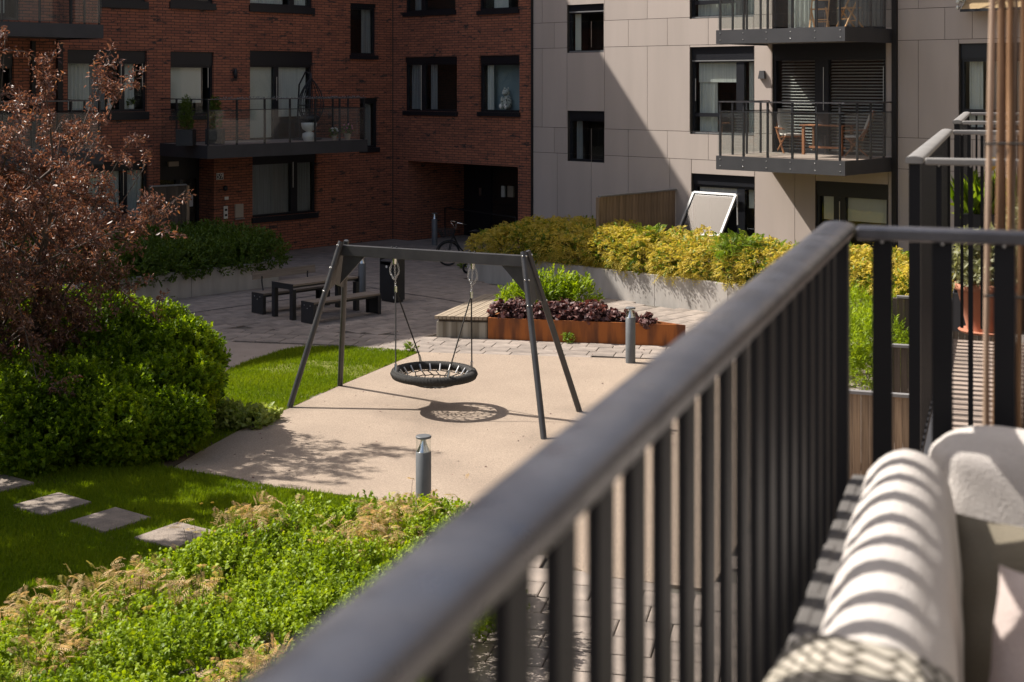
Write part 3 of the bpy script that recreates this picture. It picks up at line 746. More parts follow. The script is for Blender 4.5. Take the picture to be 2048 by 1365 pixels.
# entrance recess with door
ex0, ex1, ez0, ez1 = DOOR
en = MB(); y = 0.72
en.box(ex0, ex1, y, y + 0.1, 2.25, ez1); en.box(ex0, ex0 + 0.08, y, y + 0.1, 0, 2.25); en.box(ex0 + 0.98, ex0 + 1.12, y, y + 0.1, 0, 2.25); en.box(ex1 - 0.08, ex1, y, y + 0.1, 0, 2.25); en.box(ex0, ex1, y, y + 0.1, -0.05, 0.12)
eo = en.build('entrance_door', 'frame_black', bl)
MB().box(ex0 + 0.08, ex0 + 0.98, y + 0.04, y + 0.05, 0.12, 2.25).build('pane', 'glass', eo)
MB().box(ex0 + 1.12, ex1 - 0.08, y + 0.04, y + 0.05, 0.12, 2.25).build('pane', 'glass', eo)
MB().box(ex0, ex1, y + 0.2, y + 0.25, -0.05, ez1).build('room_lining', 'room_dark', eo)
MB().tube([(ex0 + 1.2, y - 0.02, 0.9), (ex0 + 1.2, y - 0.08, 0.9), (ex0 + 1.2, y - 0.08, 1.35), (ex0 + 1.2, y - 0.02, 1.35)], 0.014, 6).build('handle', 'steel', eo)
def on_wall(fr, px0, px1, py0, py1, name, m, par, d=0.03, yo=0.0, extra=None):
    q = fr.rect(px0, px1, py0, py1)
    return MB().box(q[0], q[1], yo - d, yo - 0.002, q[2], q[3]).build(name, m, par)
q = r(362, 382, 326, 337); sg = MB().box(q[0], q[1], 0.60, 0.66, q[2] + 0.02, q[3]).build('entrance_sign', 'beige_box', bl)
q = r(394, 409, 394, 418); MB().box(q[0] + 0.12, q[1] + 0.12, y + 0.026, y + 0.034, q[2], q[3]).build('paper_notice', 'paper', bl)
# house number
def text_mesh(txt, size, ext):
    cu = bpy.data.curves.new('number', 'FONT'); cu.body = txt; cu.size = size; cu.extrude = ext; cu.align_x = 'CENTER'; cu.align_y = 'CENTER'
    to = bpy.data.objects.new('number', cu); COL.objects.link(to)
    bpy.context.view_layer.update()
    me = bpy.data.meshes.new_from_object(to.evaluated_get(bpy.context.evaluated_depsgraph_get()))
    COL.objects.unlink(to); bpy.data.objects.remove(to); return me
me = text_mesh('59', 0.21, 0.006); me.materials.append(MATS['white_paint'])
q = r(432, 446, 347, 360)
hn = MB().box(q[0], q[1], -0.02, -0.002, q[2], q[3]).build('house_number', 'black_metal', bl)
inst('digits', me, hn, ((q[0] + q[1]) / 2, -0.028, (q[2] + q[3]) / 2), (R(90), 0, 0))
q2 = MB(); a, c, e, g = q; t_ = 0.012
q2.box(a, c, -0.026, -0.021, e, e + t_); q2.box(a, c, -0.026, -0.021, g - t_, g); q2.box(a, a + t_, -0.026, -0.021, e + t_, g - t_); q2.box(c - t_, c, -0.026, -0.021, e + t_, g - t_)
q2.build('number_border', 'white_paint', hn)
q = r(447, 454.5, 413, 438); ic = on_wall(FL, 447, 454.5, 413, 438, 'intercom', 'white_paint', bl)
for v in (0.62, 0.2):
    MB().box(q[0] + 0.025, q[1] - 0.025, -0.036, -0.031, q[2] + v * (q[3] - q[2]), q[2] + v * (q[3] - q[2]) + 0.06).build('intercom_button', 'black_metal', ic)
on_wall(FL, 469, 485, 409, 436, 'meter_box', 'beige_box', bl, 0.05)
on_wall(FL, 468, 487, 437.5, 440, 'meter_box_sill', 'steel', bl, 0.07)
on_wall(FL, 449, 456, 394, 400, 'name_plate', 'white_paint', bl)
q = r(462, 471, 137, 158)
wlp = MB().lathe([(0.001, q[2]), (0.055, q[2] + 0.02), (0.06, q[3] - 0.1), (0.04, q[3] - 0.02), (0.001, q[3])], ((q[0] + q[1]) / 2, -0.11), 12)
wlp.box((q[0] + q[1]) / 2 - 0.02, (q[0] + q[1]) / 2 + 0.02, -0.08, -0.002, q[3] - 0.14, q[3] - 0.08); wlp.build('wall_lamp', 'black_metal', bl)
q = r(444, 452, 371, 383)
MB().lathe([(0.001, q[2]), (0.06, q[2] + 0.03), (0.06, q[3] - 0.03), (0.001, q[3])], ((q[0] + q[1]) / 2, -0.07), 12).build('wall_lamp', 'black_metal', bl)

# ---- brick building, right wing over the porch
br = thing('brick_building', 'red brick wing with a dark open porch beside the pale panel facade', 'building', hz(FR.o), FR.ang)
r = FR.rect
R1 = r(809, 914, 115, 222); R2 = r(958, 1039, 112, 224); R3 = r(809, 911, -100, 26); R4 = r(957, 1037, -100, 22)
PO = r(816, 1036, 322, 470); PO = (PO[0], PO[1], -0.1, PO[3])
xe = FR.x(1063.5)
up = [(q[0], q[1], z, z + 1.5) for q in (R1, R2) for z in (9.2, 12.2)]
wb = wall_holes(0.0, xe, -0.1, BH, [R1, R2, R3, R4] + up + [(*PO, 2.5)])
wb.build('wall', 'brick', br)
MB().box(-0.0, xe, -0.06, 12, BH + 0.003, BH + 0.123).build('roof_edge', 'black_metal', br)
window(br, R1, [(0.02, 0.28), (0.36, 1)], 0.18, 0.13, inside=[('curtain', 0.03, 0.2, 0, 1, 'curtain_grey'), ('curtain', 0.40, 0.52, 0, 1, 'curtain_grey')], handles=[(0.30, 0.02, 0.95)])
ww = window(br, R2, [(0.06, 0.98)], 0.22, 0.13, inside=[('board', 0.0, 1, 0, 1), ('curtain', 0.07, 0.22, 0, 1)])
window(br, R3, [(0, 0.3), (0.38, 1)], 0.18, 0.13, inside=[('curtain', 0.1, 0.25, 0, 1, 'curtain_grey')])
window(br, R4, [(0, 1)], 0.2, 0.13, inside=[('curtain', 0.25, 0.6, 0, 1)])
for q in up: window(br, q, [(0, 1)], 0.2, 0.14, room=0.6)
pb = MB().box(PO[0] - 0.05, PO[1] + 0.05, 2.5, 2.56, -0.1, PO[3] + 0.02); pb.box(PO[0] + 1.2, PO[0] + 1.3, 2.44, 2.5, 0, 2.3); pb.box(PO[0] + 2.4, PO[0] + 2.5, 2.44, 2.5, 0, 2.3)
po = pb.build('porch_door', 'frame_black', br)
MB().box(PO[0] + 1.32, PO[0] + 2.38, 2.465, 2.475, 0.1, 2.25).build('pane', 'glass', po)
f2 = Frame(FR.world(0, 2.5), FR.ang)
on_wall(f2, 963, 966, 376, 391, 'handle', 'steel', po, 0.06, 2.44)
q = f2.rect(1005, 1011.5, 372, 394); MB().box(q[0], q[1], 2.44, 2.498, q[2], q[3]).build('intercom', 'white_paint', br)
q = f2.rect(1017.5, 1029, 372, 394); MB().box(q[0], q[1], 2.44, 2.498, q[2], q[3]).build('mail_box', 'beige_box', br)
MB().tube([FR.local(*G(890, 474)) + (0.0,), FR.local(*G(890, 474)) + (0.95,), (PO[0] + 4.0, 0.7, 0.95), (PO[0] + 4.0, 0.7, 0.0)], 0.02, 6).build('porch_handrail', 'black_metal', br)

# ---- panel building
pbg = thing('panel_building', 'beige panel clad apartment block with black windows and glass balconies', 'building', hz(FR.o), FR.ang)
xs0, xs1 = xe + 0.05, 34.0
W1 = r(1135, 1208, 11, 106); W2 = r(1136, 1209, 222, 322); W3 = r(1380, 1508, -110, 38); W4 = r(1381, 1508, 95, 268); W5 = r(1384, 1509, 347, 478)
D1 = r(1545, 1772, 88, 318); D1 = (D1[0], D1[1], 3.26, D1[3]); D2 = r(1632, 1776, 362, 560); D2 = (D2[0], D2[1], 0.62, D2[3])
D3 = (D1[0], D1[1], D1[2] + 3.0, D1[3] + 3.0)
V1 = r(1919, 2045, 88, 260); V2 = (V1[0], V1[1], V1[2] + 3.0, V1[3] + 3.0); V3 = (V1[0], V1[1], 0.7, V1[3] - 3.0)
wins = [W1, W2, W3, W4, W5, D1, D2, D3, V1, V2, V3]
for z in (9.05, 12.05): wins += [(W1[0], W1[1], z + 0.7, z + 2.1), (W4[0], W4[1], z + 0.5, z + 2.4), (D1[0], D1[1], z + 0.2, z + 2.5)]
wins += [(q, q + 1.9, z, z + 2.0) for q in (24.0, 29.0) for z in (0.8, 3.8, 6.8, 9.8, 12.8)]
wall_holes(xs0, xs1, -0.1, BH, wins, 0.12, 0.0).build('wall', 'joint', pbg)
zj = [0.3, 2.98, 3.71, 5.975, 6.706, 8.97, 9.70, 11.97, 12.70, 14.97, BH]
vj_big = [FR.x(v) for v in (1085, 1134.5, 1209.5, 1295, 1380, 1509, 1543, 1774, 1790, 1837, 1918)] + [19.95, 21.8, 24.0, 26.0, 29.0, 31.0]
vj_band = [FR.x(v) for v in (1109, 1183, 1257, 1335, 1417, 1508, 1580, 1650, 1725, 1790, 1890, 1945)] + [20.6, 22.0, 23.6, 25.2, 26.8, 28.4, 30.0, 31.8]
vj_low = [FR.x(v) for v in (1115, 1183, 1257, 1340, 1383, 1510, 1590, 1631, 1777, 1790, 1837)] + [19.6, 21.0, 22.4, 24, 26, 27.5, 29, 31]
g = 0.006
for j in range(len(zj) - 1):
    joints = [xs0] + sorted(vj_low if j == 0 else (vj_band if j % 2 else vj_big)) + [xs1]
    for i in range(len(joints) - 1):
        a, c, e, f = joints[i] + g, joints[i + 1] - g, zj[j] + g, zj[j + 1] - g
        if c - a < 0.03: continue
        hs = [h for h in wins if h[0] < c and h[1] > a and h[2] < f and h[3] > e]
        X = sorted({a, c} | {min(max(v, a), c) for h in hs for v in (h[0] - .004, h[1] + .004)}); Z = sorted({e, f} | {min(max(v, e), f) for h in hs for v in (h[2] - .004, h[3] + .004)})
        m = MB(); any_ = False
        for k in range(len(X) - 1):
            for l in range(len(Z) - 1):
                mx, mz = (X[k] + X[k + 1]) / 2, (Z[l] + Z[l + 1]) / 2
                if X[k + 1] - X[k] < 0.008 or Z[l + 1] - Z[l] < 0.008 or any(h[0] < mx < h[1] and h[2] < mz < h[3] for h in hs): continue
                m.add([(X[k], -0.012, Z[l]), (X[k + 1], -0.012, Z[l]), (X[k + 1], -0.012, Z[l + 1]), (X[k], -0.012, Z[l + 1])], [(0, 1, 2, 3)]); any_ = True
        if any_:
            for (p0, p1) in (((a, e), (c, e)), ((c, e), (c, f)), ((c, f), (a, f)), ((a, f), (a, e))):
                m.add([(p0[0], -0.012, p0[1]), (p0[0], -0.001, p0[1]), (p1[0], -0.001, p1[1]), (p1[0], -0.012, p1[1])], [(0, 1, 2, 3)])
            m.build('cladding_panel', 'panel', pbg)
MB().box(xs0, xs1, -0.08, 12, BH + 0.004, BH + 0.124).build('roof_edge', 'black_metal', pbg)
MB().box(xe + 0.002, xe + 0.075, -0.05, -0.003, 0, BH).build('corner_strip', 'pipe', pbg)
MB().box(FR.x(1787.5), FR.x(1796.5), -0.11, -0.014, 0.2, BH).build('rain_pipe', 'pipe', pbg)
kw = dict(trim=True)
window(pbg, W1, [(0.06, 0.98)], 0.18, 0, inside=[('blind', 0.08, 0.24, 0, 1)], **kw)
window(pbg, W2, [(0.06, 0.98)], 0.22, 0, inside=[('curtain', 0.08, 0.24, 0, 1, 'curtain_grey')])
def big(q, **k): return window(pbg, q, [(0.04, 0.70), (0.82, 0.99)], 0.34, 0, rungs=[(0, 0.26)], **k)
big(W3, trim=True, inside=[('curtain', 0.04, 0.95, 0, 1)])
big(W4, trim=True, inside=[('blind', 0.06, 0.70, 0.70, 1, 'curtain'), ('curtain', 0.06, 0.34, 0, 0.9), ('curtain', 0.84, 0.97, 0, 1)], handles=[(0.06, 0.45, 0.75)])
w5 = window(pbg, W5, [(0.04, 0.70), (0.82, 0.99)], 0.28, 0, inside=[('blind', 0.05, 0.68, 0.76, 0.99, 'curtain'), ('blind', 0.84, 0.97, 0.62, 1, 'curtain')], skip=(0,))
dr_ = dict(name='balcony_door', y=0.05)
window(pbg, D1, [(0.05, 0.38), (0.50, 0.95)], 0.36, 0, inside=[('slats', 0.05, 0.38, 0, 1), ('slats', 0.5, 0.95, 0, 1)], handles=[(0.46, 0.45, 0.9), (0.975, 0.45, 0.9)], **dr_)
window(pbg, D3, [(0.05, 0.38), (0.50, 0.95)], 0.4, 0, inside=[('curtain', 0.1, 0.35, 0, 1), ('curtain', 0.55, 0.95, 0, 1, 'curtain_grey')], **dr_)
window(pbg, D2, [(0.06, 0.24), (0.40, 0.94)], 0.30, 0, inside=[('blind', 0.06, 0.24, 0.62, 1), ('blind', 0.40, 0.94, 0.62, 1)], handles=[(0.33, 0.4, 0.9)], **dr_)
big(V1, inside=[('curtain', 0.08, 0.3, 0, 1), ('curtain', 0.4, 0.66, 0, 1, 'curtain_grey'), ('curtain', 0.84, 0.97, 0, 1)])
big(V2); big(V3)
for q in wins[11:]: window(pbg, q, [(0.03, 0.97)], 0.25, 0, room=0.6)
OFP = 2.24
px0, px1 = FR.x(1432, OFP), FR.x(1690, OFP)
BALZ = []
for k in range(4):
    zt_ = 3.245 + 3.0 * k
    BALZ.append(balcony_part(pbg, px0, px1, OFP, zt_, 0.33, 1.29, 1.06, [0.0, 0.2, 0.4, 0.6, 0.79, 0.97], [0.25, 0.55, 0.85], floor_m='deck_board' if k < 2 else None))
q = FR.rect(1520, 1533, 142, 158)
wm = MB().add([(q[0], -0.10, q[2]), (q[1], -0.10, q[2]), (q[1], -0.015, q[2]), (q[0], -0.015, q[2]), (q[0] + .03, -0.08, q[3]), (q[1] - .03, -0.08, q[3]), (q[1] - .03, -0.015, q[3]), (q[0] + .03, -0.015, q[3])],
              [(0, 3, 2, 1), (4, 5, 6, 7), (0, 1, 5, 4), (1, 2, 6, 5), (2, 3, 7, 6), (3, 0, 4, 7)])
wm.build('wall_lamp', 'fascia', pbg)
# rolled awning over the upper right window
q = FR.rect(1931, 2075, -12, 22)
aw = thing('awning', 'tan canvas awning rolled out above the window at the top right', 'awning', (*FR.world(q[0], 0), q[2]), FR.ang)
lw_ = q[1] - q[0]; hh = q[3] - q[2]
MB().add([(0.12, -0.5, 0.0), (lw_, -0.5, 0.0), (lw_, -0.03, hh), (0.12, -0.03, hh), (0.12, -0.48, -0.02), (lw_, -0.48, -0.02), (lw_, -0.03, hh - .03), (0.12, -0.03, hh - .03)],
         [(0, 1, 2, 3), (7, 6, 5, 4), (0, 4, 5, 1), (1, 5, 6, 2), (2, 6, 7, 3), (3, 7, 4, 0)]).build('canvas', 'awning', aw)
MB().box(0.12, lw_, -0.53, -0.50, -0.05, 0.01).build('front_bar', 'black_metal', aw)
cm = MB()
for i in range(16): cm.ball((0.03 + 0.07 * random.random(), -0.47 + 0.4 * random.random(), random.uniform(0, hh)), 0.05, 6, 4)
cm.build('gathered_end', 'plush_white', aw)

# tilted out sash of the ground floor window
x0, x1, z0, z1 = W5
sw0, sw1 = x0 + 0.04 * (x1 - x0), x0 + 0.72 * (x1 - x0); zt5 = z1 - 0.34
th = thing('window_sash', 'tilted out window sash with white reflection on the ground floor beside the fence', 'window sash', (*FR.world((sw0 + sw1) / 2, -0.02), zt5 - 0.16), FR.ang)
w2 = (sw1 - sw0) / 2; HS = 1.22
v = Vector((0, -0.72, -1.0)).normalized()
def sp(x, s, n=0.0): return (x, v.y * s + n * -v.z * -1, v.z * s + n * v.y * 1)
nn_ = Vector((0, v.z, -v.y))
def sq(x, s, n=0.0): return (x, v.y * s + nn_.y * n, v.z * s + nn_.z * n)
sfm = MB()
sfm.bar(sq(-w2, 0), sq(-w2, HS), 0.06, 0.06, nn_); sfm.bar(sq(w2, 0), sq(w2, HS), 0.06, 0.06, nn_); sfm.bar(sq(-w2, 0), sq(w2, 0), 0.06, 0.055, nn_); sfm.bar(sq(-w2, HS), sq(w2, HS), 0.06, 0.055, nn_)
sfm.build('sash_frame', 'frame_trim', th)
sg_ = MB(); i_ = 0.05
sg_.bar(sq(-w2 + i_, i_, -0.02), sq(-w2 + i_, HS - i_, -0.02), 0.03, 0.03, nn_); sg_.bar(sq(w2 - i_, i_, -0.02), sq(w2 - i_, HS - i_, -0.02), 0.03, 0.03, nn_); sg_.bar(sq(-w2 + i_, HS - i_, -0.02), sq(w2 - i_, HS - i_, -0.02), 0.03, 0.03, nn_); sg_.bar(sq(-w2 + i_, i_, -0.02), sq(w2 - i_, i_, -0.02), 0.03, 0.03, nn_)
sg_.build('gasket', 'frame_black', th)
MB().add([sq(-w2 + .02, .02), sq(w2 - .02, .02), sq(w2 - .02, HS - .02), sq(-w2 + .02, HS - .02)], [(0, 1, 2, 3)]).build('pane', 'sash_glass', th)
for sx in (-1, 1):
    MB().bar(sq(sx * (w2 + 0.045), 0.0, 0.03), (sx * (w2 + 0.045), -0.0, -0.75), 0.02, 0.03).build('stay_arm', 'white_paint', th)
    MB().bar(sq(sx * (w2 + 0.035), 0.5), (sx * (w2 + 0.035), 0.03, -0.15), 0.015, 0.02).build('stay_arm', 'steel', th)

# our own building: the wall that our balconies hang on (out of frame, seen in reflections)
RD = Vector((0.330, 0.944)).normalized()         # along the handrails
OWN = Frame((-0.318, 0.0), math.atan2(-RD.x, RD.y))   # x axis points away from wall line: local x = to the right of rail, y = along rail
own = thing('own_building', 'pale rendered wall behind the near balconies, right of the view', 'building', (OWN.o[0], OWN.o[1], 0), OWN.ang)
mw = MB()
mw.box(2.25, 12, -14, 30, -0.1, BH)
mw.build('wall', 'own_wall', own)
for yy in (-9, -5.5, -2, 3.2, 6.5, 11, 15.5, 20, 25):
    for zz in (0.9, 7.0, 10.0, 13.0) + ((3.9,) if yy > 12 or yy < -4 else ()):
        wf = MB().box(2.20, 2.245, yy - 0.75, yy + 0.75, zz, zz + 1.5).build('window', 'frame_black', own)
        MB().box(2.185, 2.195, yy - 0.66, yy + 0.66, zz + 0.08, zz + 1.42).build('pane', 'frame_trim', wf)

# ================================================================== RAISED BEDS
def raised_bed(fr, x0, x1, y0, y1, h, label, seg):
    t = thing('raised_bed', label, 'planter', (*fr.world(x0, y0), 0), fr.ang)
    L_ = x1 - x0; D_ = y1 - y0; n = max(1, round(L_ / seg)); s = L_ / n
    for i in range(n):
        MB().box(i * s + 0.004, (i + 1) * s - 0.004, 0, 0.16, -0.05, h).build('concrete_panel', 'concrete', t, 0.008)
    MB().box(0.004, 0.16, 0.164, D_, -0.05, h - 0.001).build('concrete_panel', 'concrete', t, 0.008)
    MB().box(L_ - 0.16, L_ - 0.004, 0.164, D_, -0.05, h - 0.002).build('concrete_panel', 'concrete', t, 0.008)
    MB().box(0.165, L_ - 0.165, 0.165, D_, 0.0, h - 0.06).build('soil_fill', 'soil', t)
    return t
raised_bed(FL, PL['x0'], PL['x1'], PL['y'], -0.9, PL['h'], 'long low concrete planter wall below the dark green hedge', 2.4)
raised_bed(FR, PR['x0'], PR['x1'], PR['y'], -0.02, PR['h'], 'pale concrete planter wall holding the yellow hedge', 2.05)

# ================================================================== FENCES
def fence(name, label, p, q, z0, z1, m, bw=0.115, cap='fence_cap', th=0.022, capw=0.09, post=True, side=1):
    p, q = Vector((*p, 0)), Vector((*q, 0)); d = (q - p); Ln = d.length; an = math.atan2(d.y, d.x)
    t = thing(name, label, 'fence', (p.x, p.y, z0), an)
    n = int(Ln / bw); w_ = Ln / n
    me = [MB().box(0.0015, w_ - 0.0015, -th / 2 + k * 0.006, th / 2 + k * 0.006, 0, z1 - z0 - 0.03).mesh('board', m) for k in (0, 1)]
    for i in range(n): inst('board', me[i % 2], t, (i * w_, 0, random.uniform(-0.004, 0.0)))
    MB().box(-0.02, Ln + 0.02, -capw / 2, capw / 2, z1 - z0 - 0.028, z1 - z0 + 0.012).build('cap', cap, t, 0.004)
    if post:
        MB().box(-0.09, -0.004, -0.05, 0.05, 0, z1 - z0 - 0.03).build('end_post', m, t)
    MB().box(0.0, Ln, side * 0.02, side * 0.06, 0.35, 0.44).build('rail', m, t)
    return t
xw = FR.x(1352); fp = FR.world(xw, -3.17); fq = FR.world(xw, -0.05)
fence('timber_fence', 'brown vertical board fence standing against the beige facade beside the open window', fp, fq, 0.60, 2.17, 'wood_board', 0.125)
# short dark fence by the entrance
q0 = FL.world(FL.x(303, 1.2), -1.15); q1 = FL.world(FL.x(369, 1.2), -1.25)
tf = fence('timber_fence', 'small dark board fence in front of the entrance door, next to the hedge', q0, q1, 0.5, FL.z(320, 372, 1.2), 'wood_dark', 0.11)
MB().box((Vector(q1) - Vector(q0)).length + 0.01, (Vector(q1) - Vector(q0)).length + 0.09, -0.05, 0.05, 0, FL.z(320, 372, 1.2) - 0.53).build('pale_post', 'wood_board', tf)
# stepped fences between the ground floor terraces of our building
for (z1, y_, xa, xb, lab) in ((1.28, 778, 1640, 2000, 'nearest low board fence below our balcony rail, grey capped'), (1.35, 690, 1786, 2000, 'middle low board fence behind the posts, grey capped'), (1.42, 593, 1796, 2000, 'farthest low board fence post high up behind the posts, grey capped')):
    a = G(xa, y_, z1); Ln = (xb - xa) / FPX * a[1] * 1.02
    b_ = (a[0] + Ln * RD.y, a[1] - Ln * RD.x)
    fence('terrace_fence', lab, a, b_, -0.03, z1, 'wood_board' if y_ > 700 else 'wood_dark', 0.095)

# ================================================================== SWING
sb = [G(578, 816), G(680, 772), G(1088, 879), G(1160, 824)]
ml = Vector(((sb[0][0] + sb[1][0]) / 2, (sb[0][1] + sb[1][1]) / 2)); mr = Vector(((sb[2][0] + sb[3][0]) / 2, (sb[2][1] + sb[3][1]) / 2))
ax = (mr - ml).normalized(); sang = math.atan2(ax.y, ax.x); SL = (mr - ml).length
sw = thing('swing_set', 'dark grey steel swing frame with slanted legs on the tan playground', 'swing', (ml.x, ml.y, 0), sang)
def loc2(p): d = Vector((p[0] - ml.x, p[1] - ml.y)); return (d.dot(ax), d.dot(Vector((-ax.y, ax.x))))
TOPZ = 2.44; inl, inr = 0.53, SL - 0.60
ends = ((inl, sb[0], sb[1], 1), (inr, sb[2], sb[3], -1))
for (xt, pa, pb_, sg) in ends:
    for p, sy in ((pa, -1), (pb_, 1)):
        x_, y_ = loc2(p)
        top = Vector((xt, sy * 0.075, TOPZ + 0.06)); bot = Vector((x_, y_, -0.02))
        lg = MB().tube([bot, top], 0.045, 16, caps=False)
        lg.tube([top - (top - bot).normalized() * 0.012, top + (top - bot).normalized() * 0.001], [0.036, 0.034], 12); lg.build('leg', 'swing_steel', sw)
        bt = MB()
        for s_ in (0.06, 0.42, 0.80):
            c = top + (bot - top).normalized() * s_; bt.ball((c.x - 0.0 * sg, c.y + sy * 0.045, c.z), 0.014, 8, 5); bt.ball((c.x + (-0.045) * sg, c.y + sy * 0.01, c.z), 0.014, 8, 5)
        bt.build('bolts', 'bright_steel', sw)
    # side plate between the legs
    A = [Vector((xt, s * 0.09, TOPZ - 0.02)) for s in (-1, 1)]
    lo = []
    for p, sy in ((pa, -1), (pb_, 1)):
        x_, y_ = loc2(p); f = 0.30; lo.append(Vector((xt + (x_ - xt) * f, sy * 0.075 + (y_ - sy * 0.075) * f, TOPZ * (1 - f))))
    md = (lo[0] + lo[1]) / 2 + Vector((0, 0, 0.10)); e = Vector((0.008, 0, 0))
    pts = [A[0], A[1], lo[1], md, lo[0]]
    MB().add([p - e for p in pts] + [p + e for p in pts], [(0, 1, 2, 3, 4), (9, 8, 7, 6, 5)] + [(i, 5 + i, 5 + (i + 1) % 5, (i + 1) % 5) for i in range(5)]).build('side_plate', 'swing_steel', sw)
    # gusset under the beam
    g_ = [Vector((xt, 0, TOPZ - 0.17)), Vector((xt + sg * 0.40, 0, TOPZ - 0.155)), Vector((xt - sg * 0.06, 0, TOPZ - 0.62))]; e = Vector((0, 0.01, 0))
    MB().add([p - e for p in g_] + [p + e for p in g_], [(0, 1, 2), (5, 4, 3), (0, 3, 4, 1), (1, 4, 5, 2), (2, 5, 3, 0)]).build('gusset_plate', 'swing_steel', sw)
MB().box(inl - 0.02, inr + 0.02, -0.05, 0.05, TOPZ - 0.165, TOPZ).build('beam', 'swing_steel', sw, 0.006)
# nest seat
def bx(px): # local x on the beam line seen at this pixel
    k = (px - CX) / FPX; return (k * ml.y - ml.x) / (ax.x - k * ax.y)
hx = (bx(789), bx(945)); NX = (hx[0] + hx[1]) / 2 + 0.02; NZ = 0.56; NR = 0.595
hb = MB()
for x_ in hx:
    for d in (-0.04, 0.04): hb.ball((x_ + d, 0, TOPZ + 0.012), 0.014, 8, 5)
hb.build('bolts', 'black_metal', sw)
ns = thing('nest_swing_seat', 'round black rope nest seat hanging from the swing frame', 'swing seat', (ml.x + ax.x * NX, ml.y + ax.y * NX, NZ), sang)
tilt = R(1.5)
def ringp(a, r=NR, z=0.0): return Vector((r * math.cos(a), r * math.sin(a), z + r * math.cos(a) * -0.02))
MB().tube([ringp(2 * math.pi * i / 48) for i in range(48)], 0.066, 16, closed=True).build('ring', 'rope_black', ns)
# rope winding round the ring
pts = []
for i in range(48 * 12):
    a = 2 * math.pi * i / (48 * 12); b = i * 2 * math.pi / 7.0
    c = ringp(a); rad = Vector((math.cos(a), math.sin(a), 0))
    pts.append(c + rad * (0.0675 * math.cos(b)) + Vector((0, 0, 0.0675 * math.sin(b))))
MB().tube(pts, 0.0065, 4, closed=True).build('rope_winding', 'rope_black', ns)
def sag(r): return -0.26 * (1 - (r / NR) ** 2) * 0.75
net = MB(); NSP = 20
for i in range(NSP):
    a = 2 * math.pi * i / NSP
    net.tube([ringp(a + 0.13 * math.sin(k * 1.9 + i) * (k > 0), NR * (1 - k / 6.0) - 0.04 * (k == 0), sag(NR * (1 - k / 6.0)) - 0.01) for k in range(6)], 0.0085, 5)
for k in range(1, 6):
    rr = NR * (1 - k / 6.0)
    net.tube([ringp(2 * math.pi * i / 60, rr * (1 + 0.06 * math.cos(i * 2 * math.pi / 3)), sag(rr)) for i in range(60)], 0.0085, 5, closed=True)
net.build('net', 'rope_black', ns)
fe = MB()
for i in range(NSP):
    a = 2 * math.pi * i / NSP; p = ringp(a, NR - 0.062, 0.005); q = ringp(a, NR - 0.14, -0.06)
    fe.tube([p + Vector((0, 0, 0.03)), q], [0.017, 0.011], 6)
fe.build('ferrules', 'steel', ns)
for sgn, x_ in ((-1, hx[0] - NX), (1, hx[1] - NX)):
    J = Vector((x_ + 0.0 * sgn, 0, 1.80 - NZ)); J.x += -sgn * 0.02
    for sy in (-1, 1):
        an = (math.pi if sgn < 0 else 0) + sgn * -1 * sy * (0.62 if True else 0)
        e = ringp(math.atan2(sy * 0.40, sgn * 0.44), NR, 0.05)
        MB().tube([J, e + (J - e).normalized() * 0.03], 0.011, 7).build('rope', 'rope_black', ns)
        MB().tube([e + (J - e).normalized() * 0.12, e - Vector((0, 0, 0.05))], [0.02, 0.022], 8).build('clamp', 'steel', ns)
    MB().tube([J + Vector((0, 0, 0.05)), J - Vector((0, 0, 0.05))], 0.024, 8).build('clamp', 'bright_steel', ns)
    ch = MB()
    def link(p, q, tw):
        d = (q - p).normalized(); s = d.cross(Vector((math.cos(tw), math.sin(tw), 0.01))).normalized(); c = (p + q) / 2; h = (q - p).length / 2 * 1.25
        ch.tube([c + d * (h * math.sin(t * math.pi / 4)) + s * (0.014 * math.cos(t * math.pi / 4)) for t in range(8)], 0.0042, 5, closed=True)
    Tp = Vector((x_, 0, TOPZ - 0.24 - NZ)); n = 14
    for i in range(n): link(J + (Tp - J) * (i / n), J + (Tp - J) * ((i + 1) / n), (i % 2) * 1.57 + 0.3)
    for side in (-1, 1):   # slack safety chain loop
        prev = None
        for i in range(13):
            u = i / 12; p = Tp + Vector((side * 0.055 * math.sin(u * math.pi * 0.9) + 0.01 * side, 0.02 * side, 0.05 - 0.30 * u + 0.0 * u)) 
            if u > 0.7: p.x = Tp.x + side * 0.05 * (1 - (u - 0.7) / 0.3)
            if prev is not None: link(prev, p, (i % 2) * 1.57)
            prev = p
    ch.build('chain', 'steel', ns)
    MB().tube([Vector((x_, 0, TOPZ - 0.165 - NZ)), Vector((x_, 0, TOPZ - 0.25 - NZ))], [0.035, 0.028], 10).build('hanger', 'bright_steel', ns)

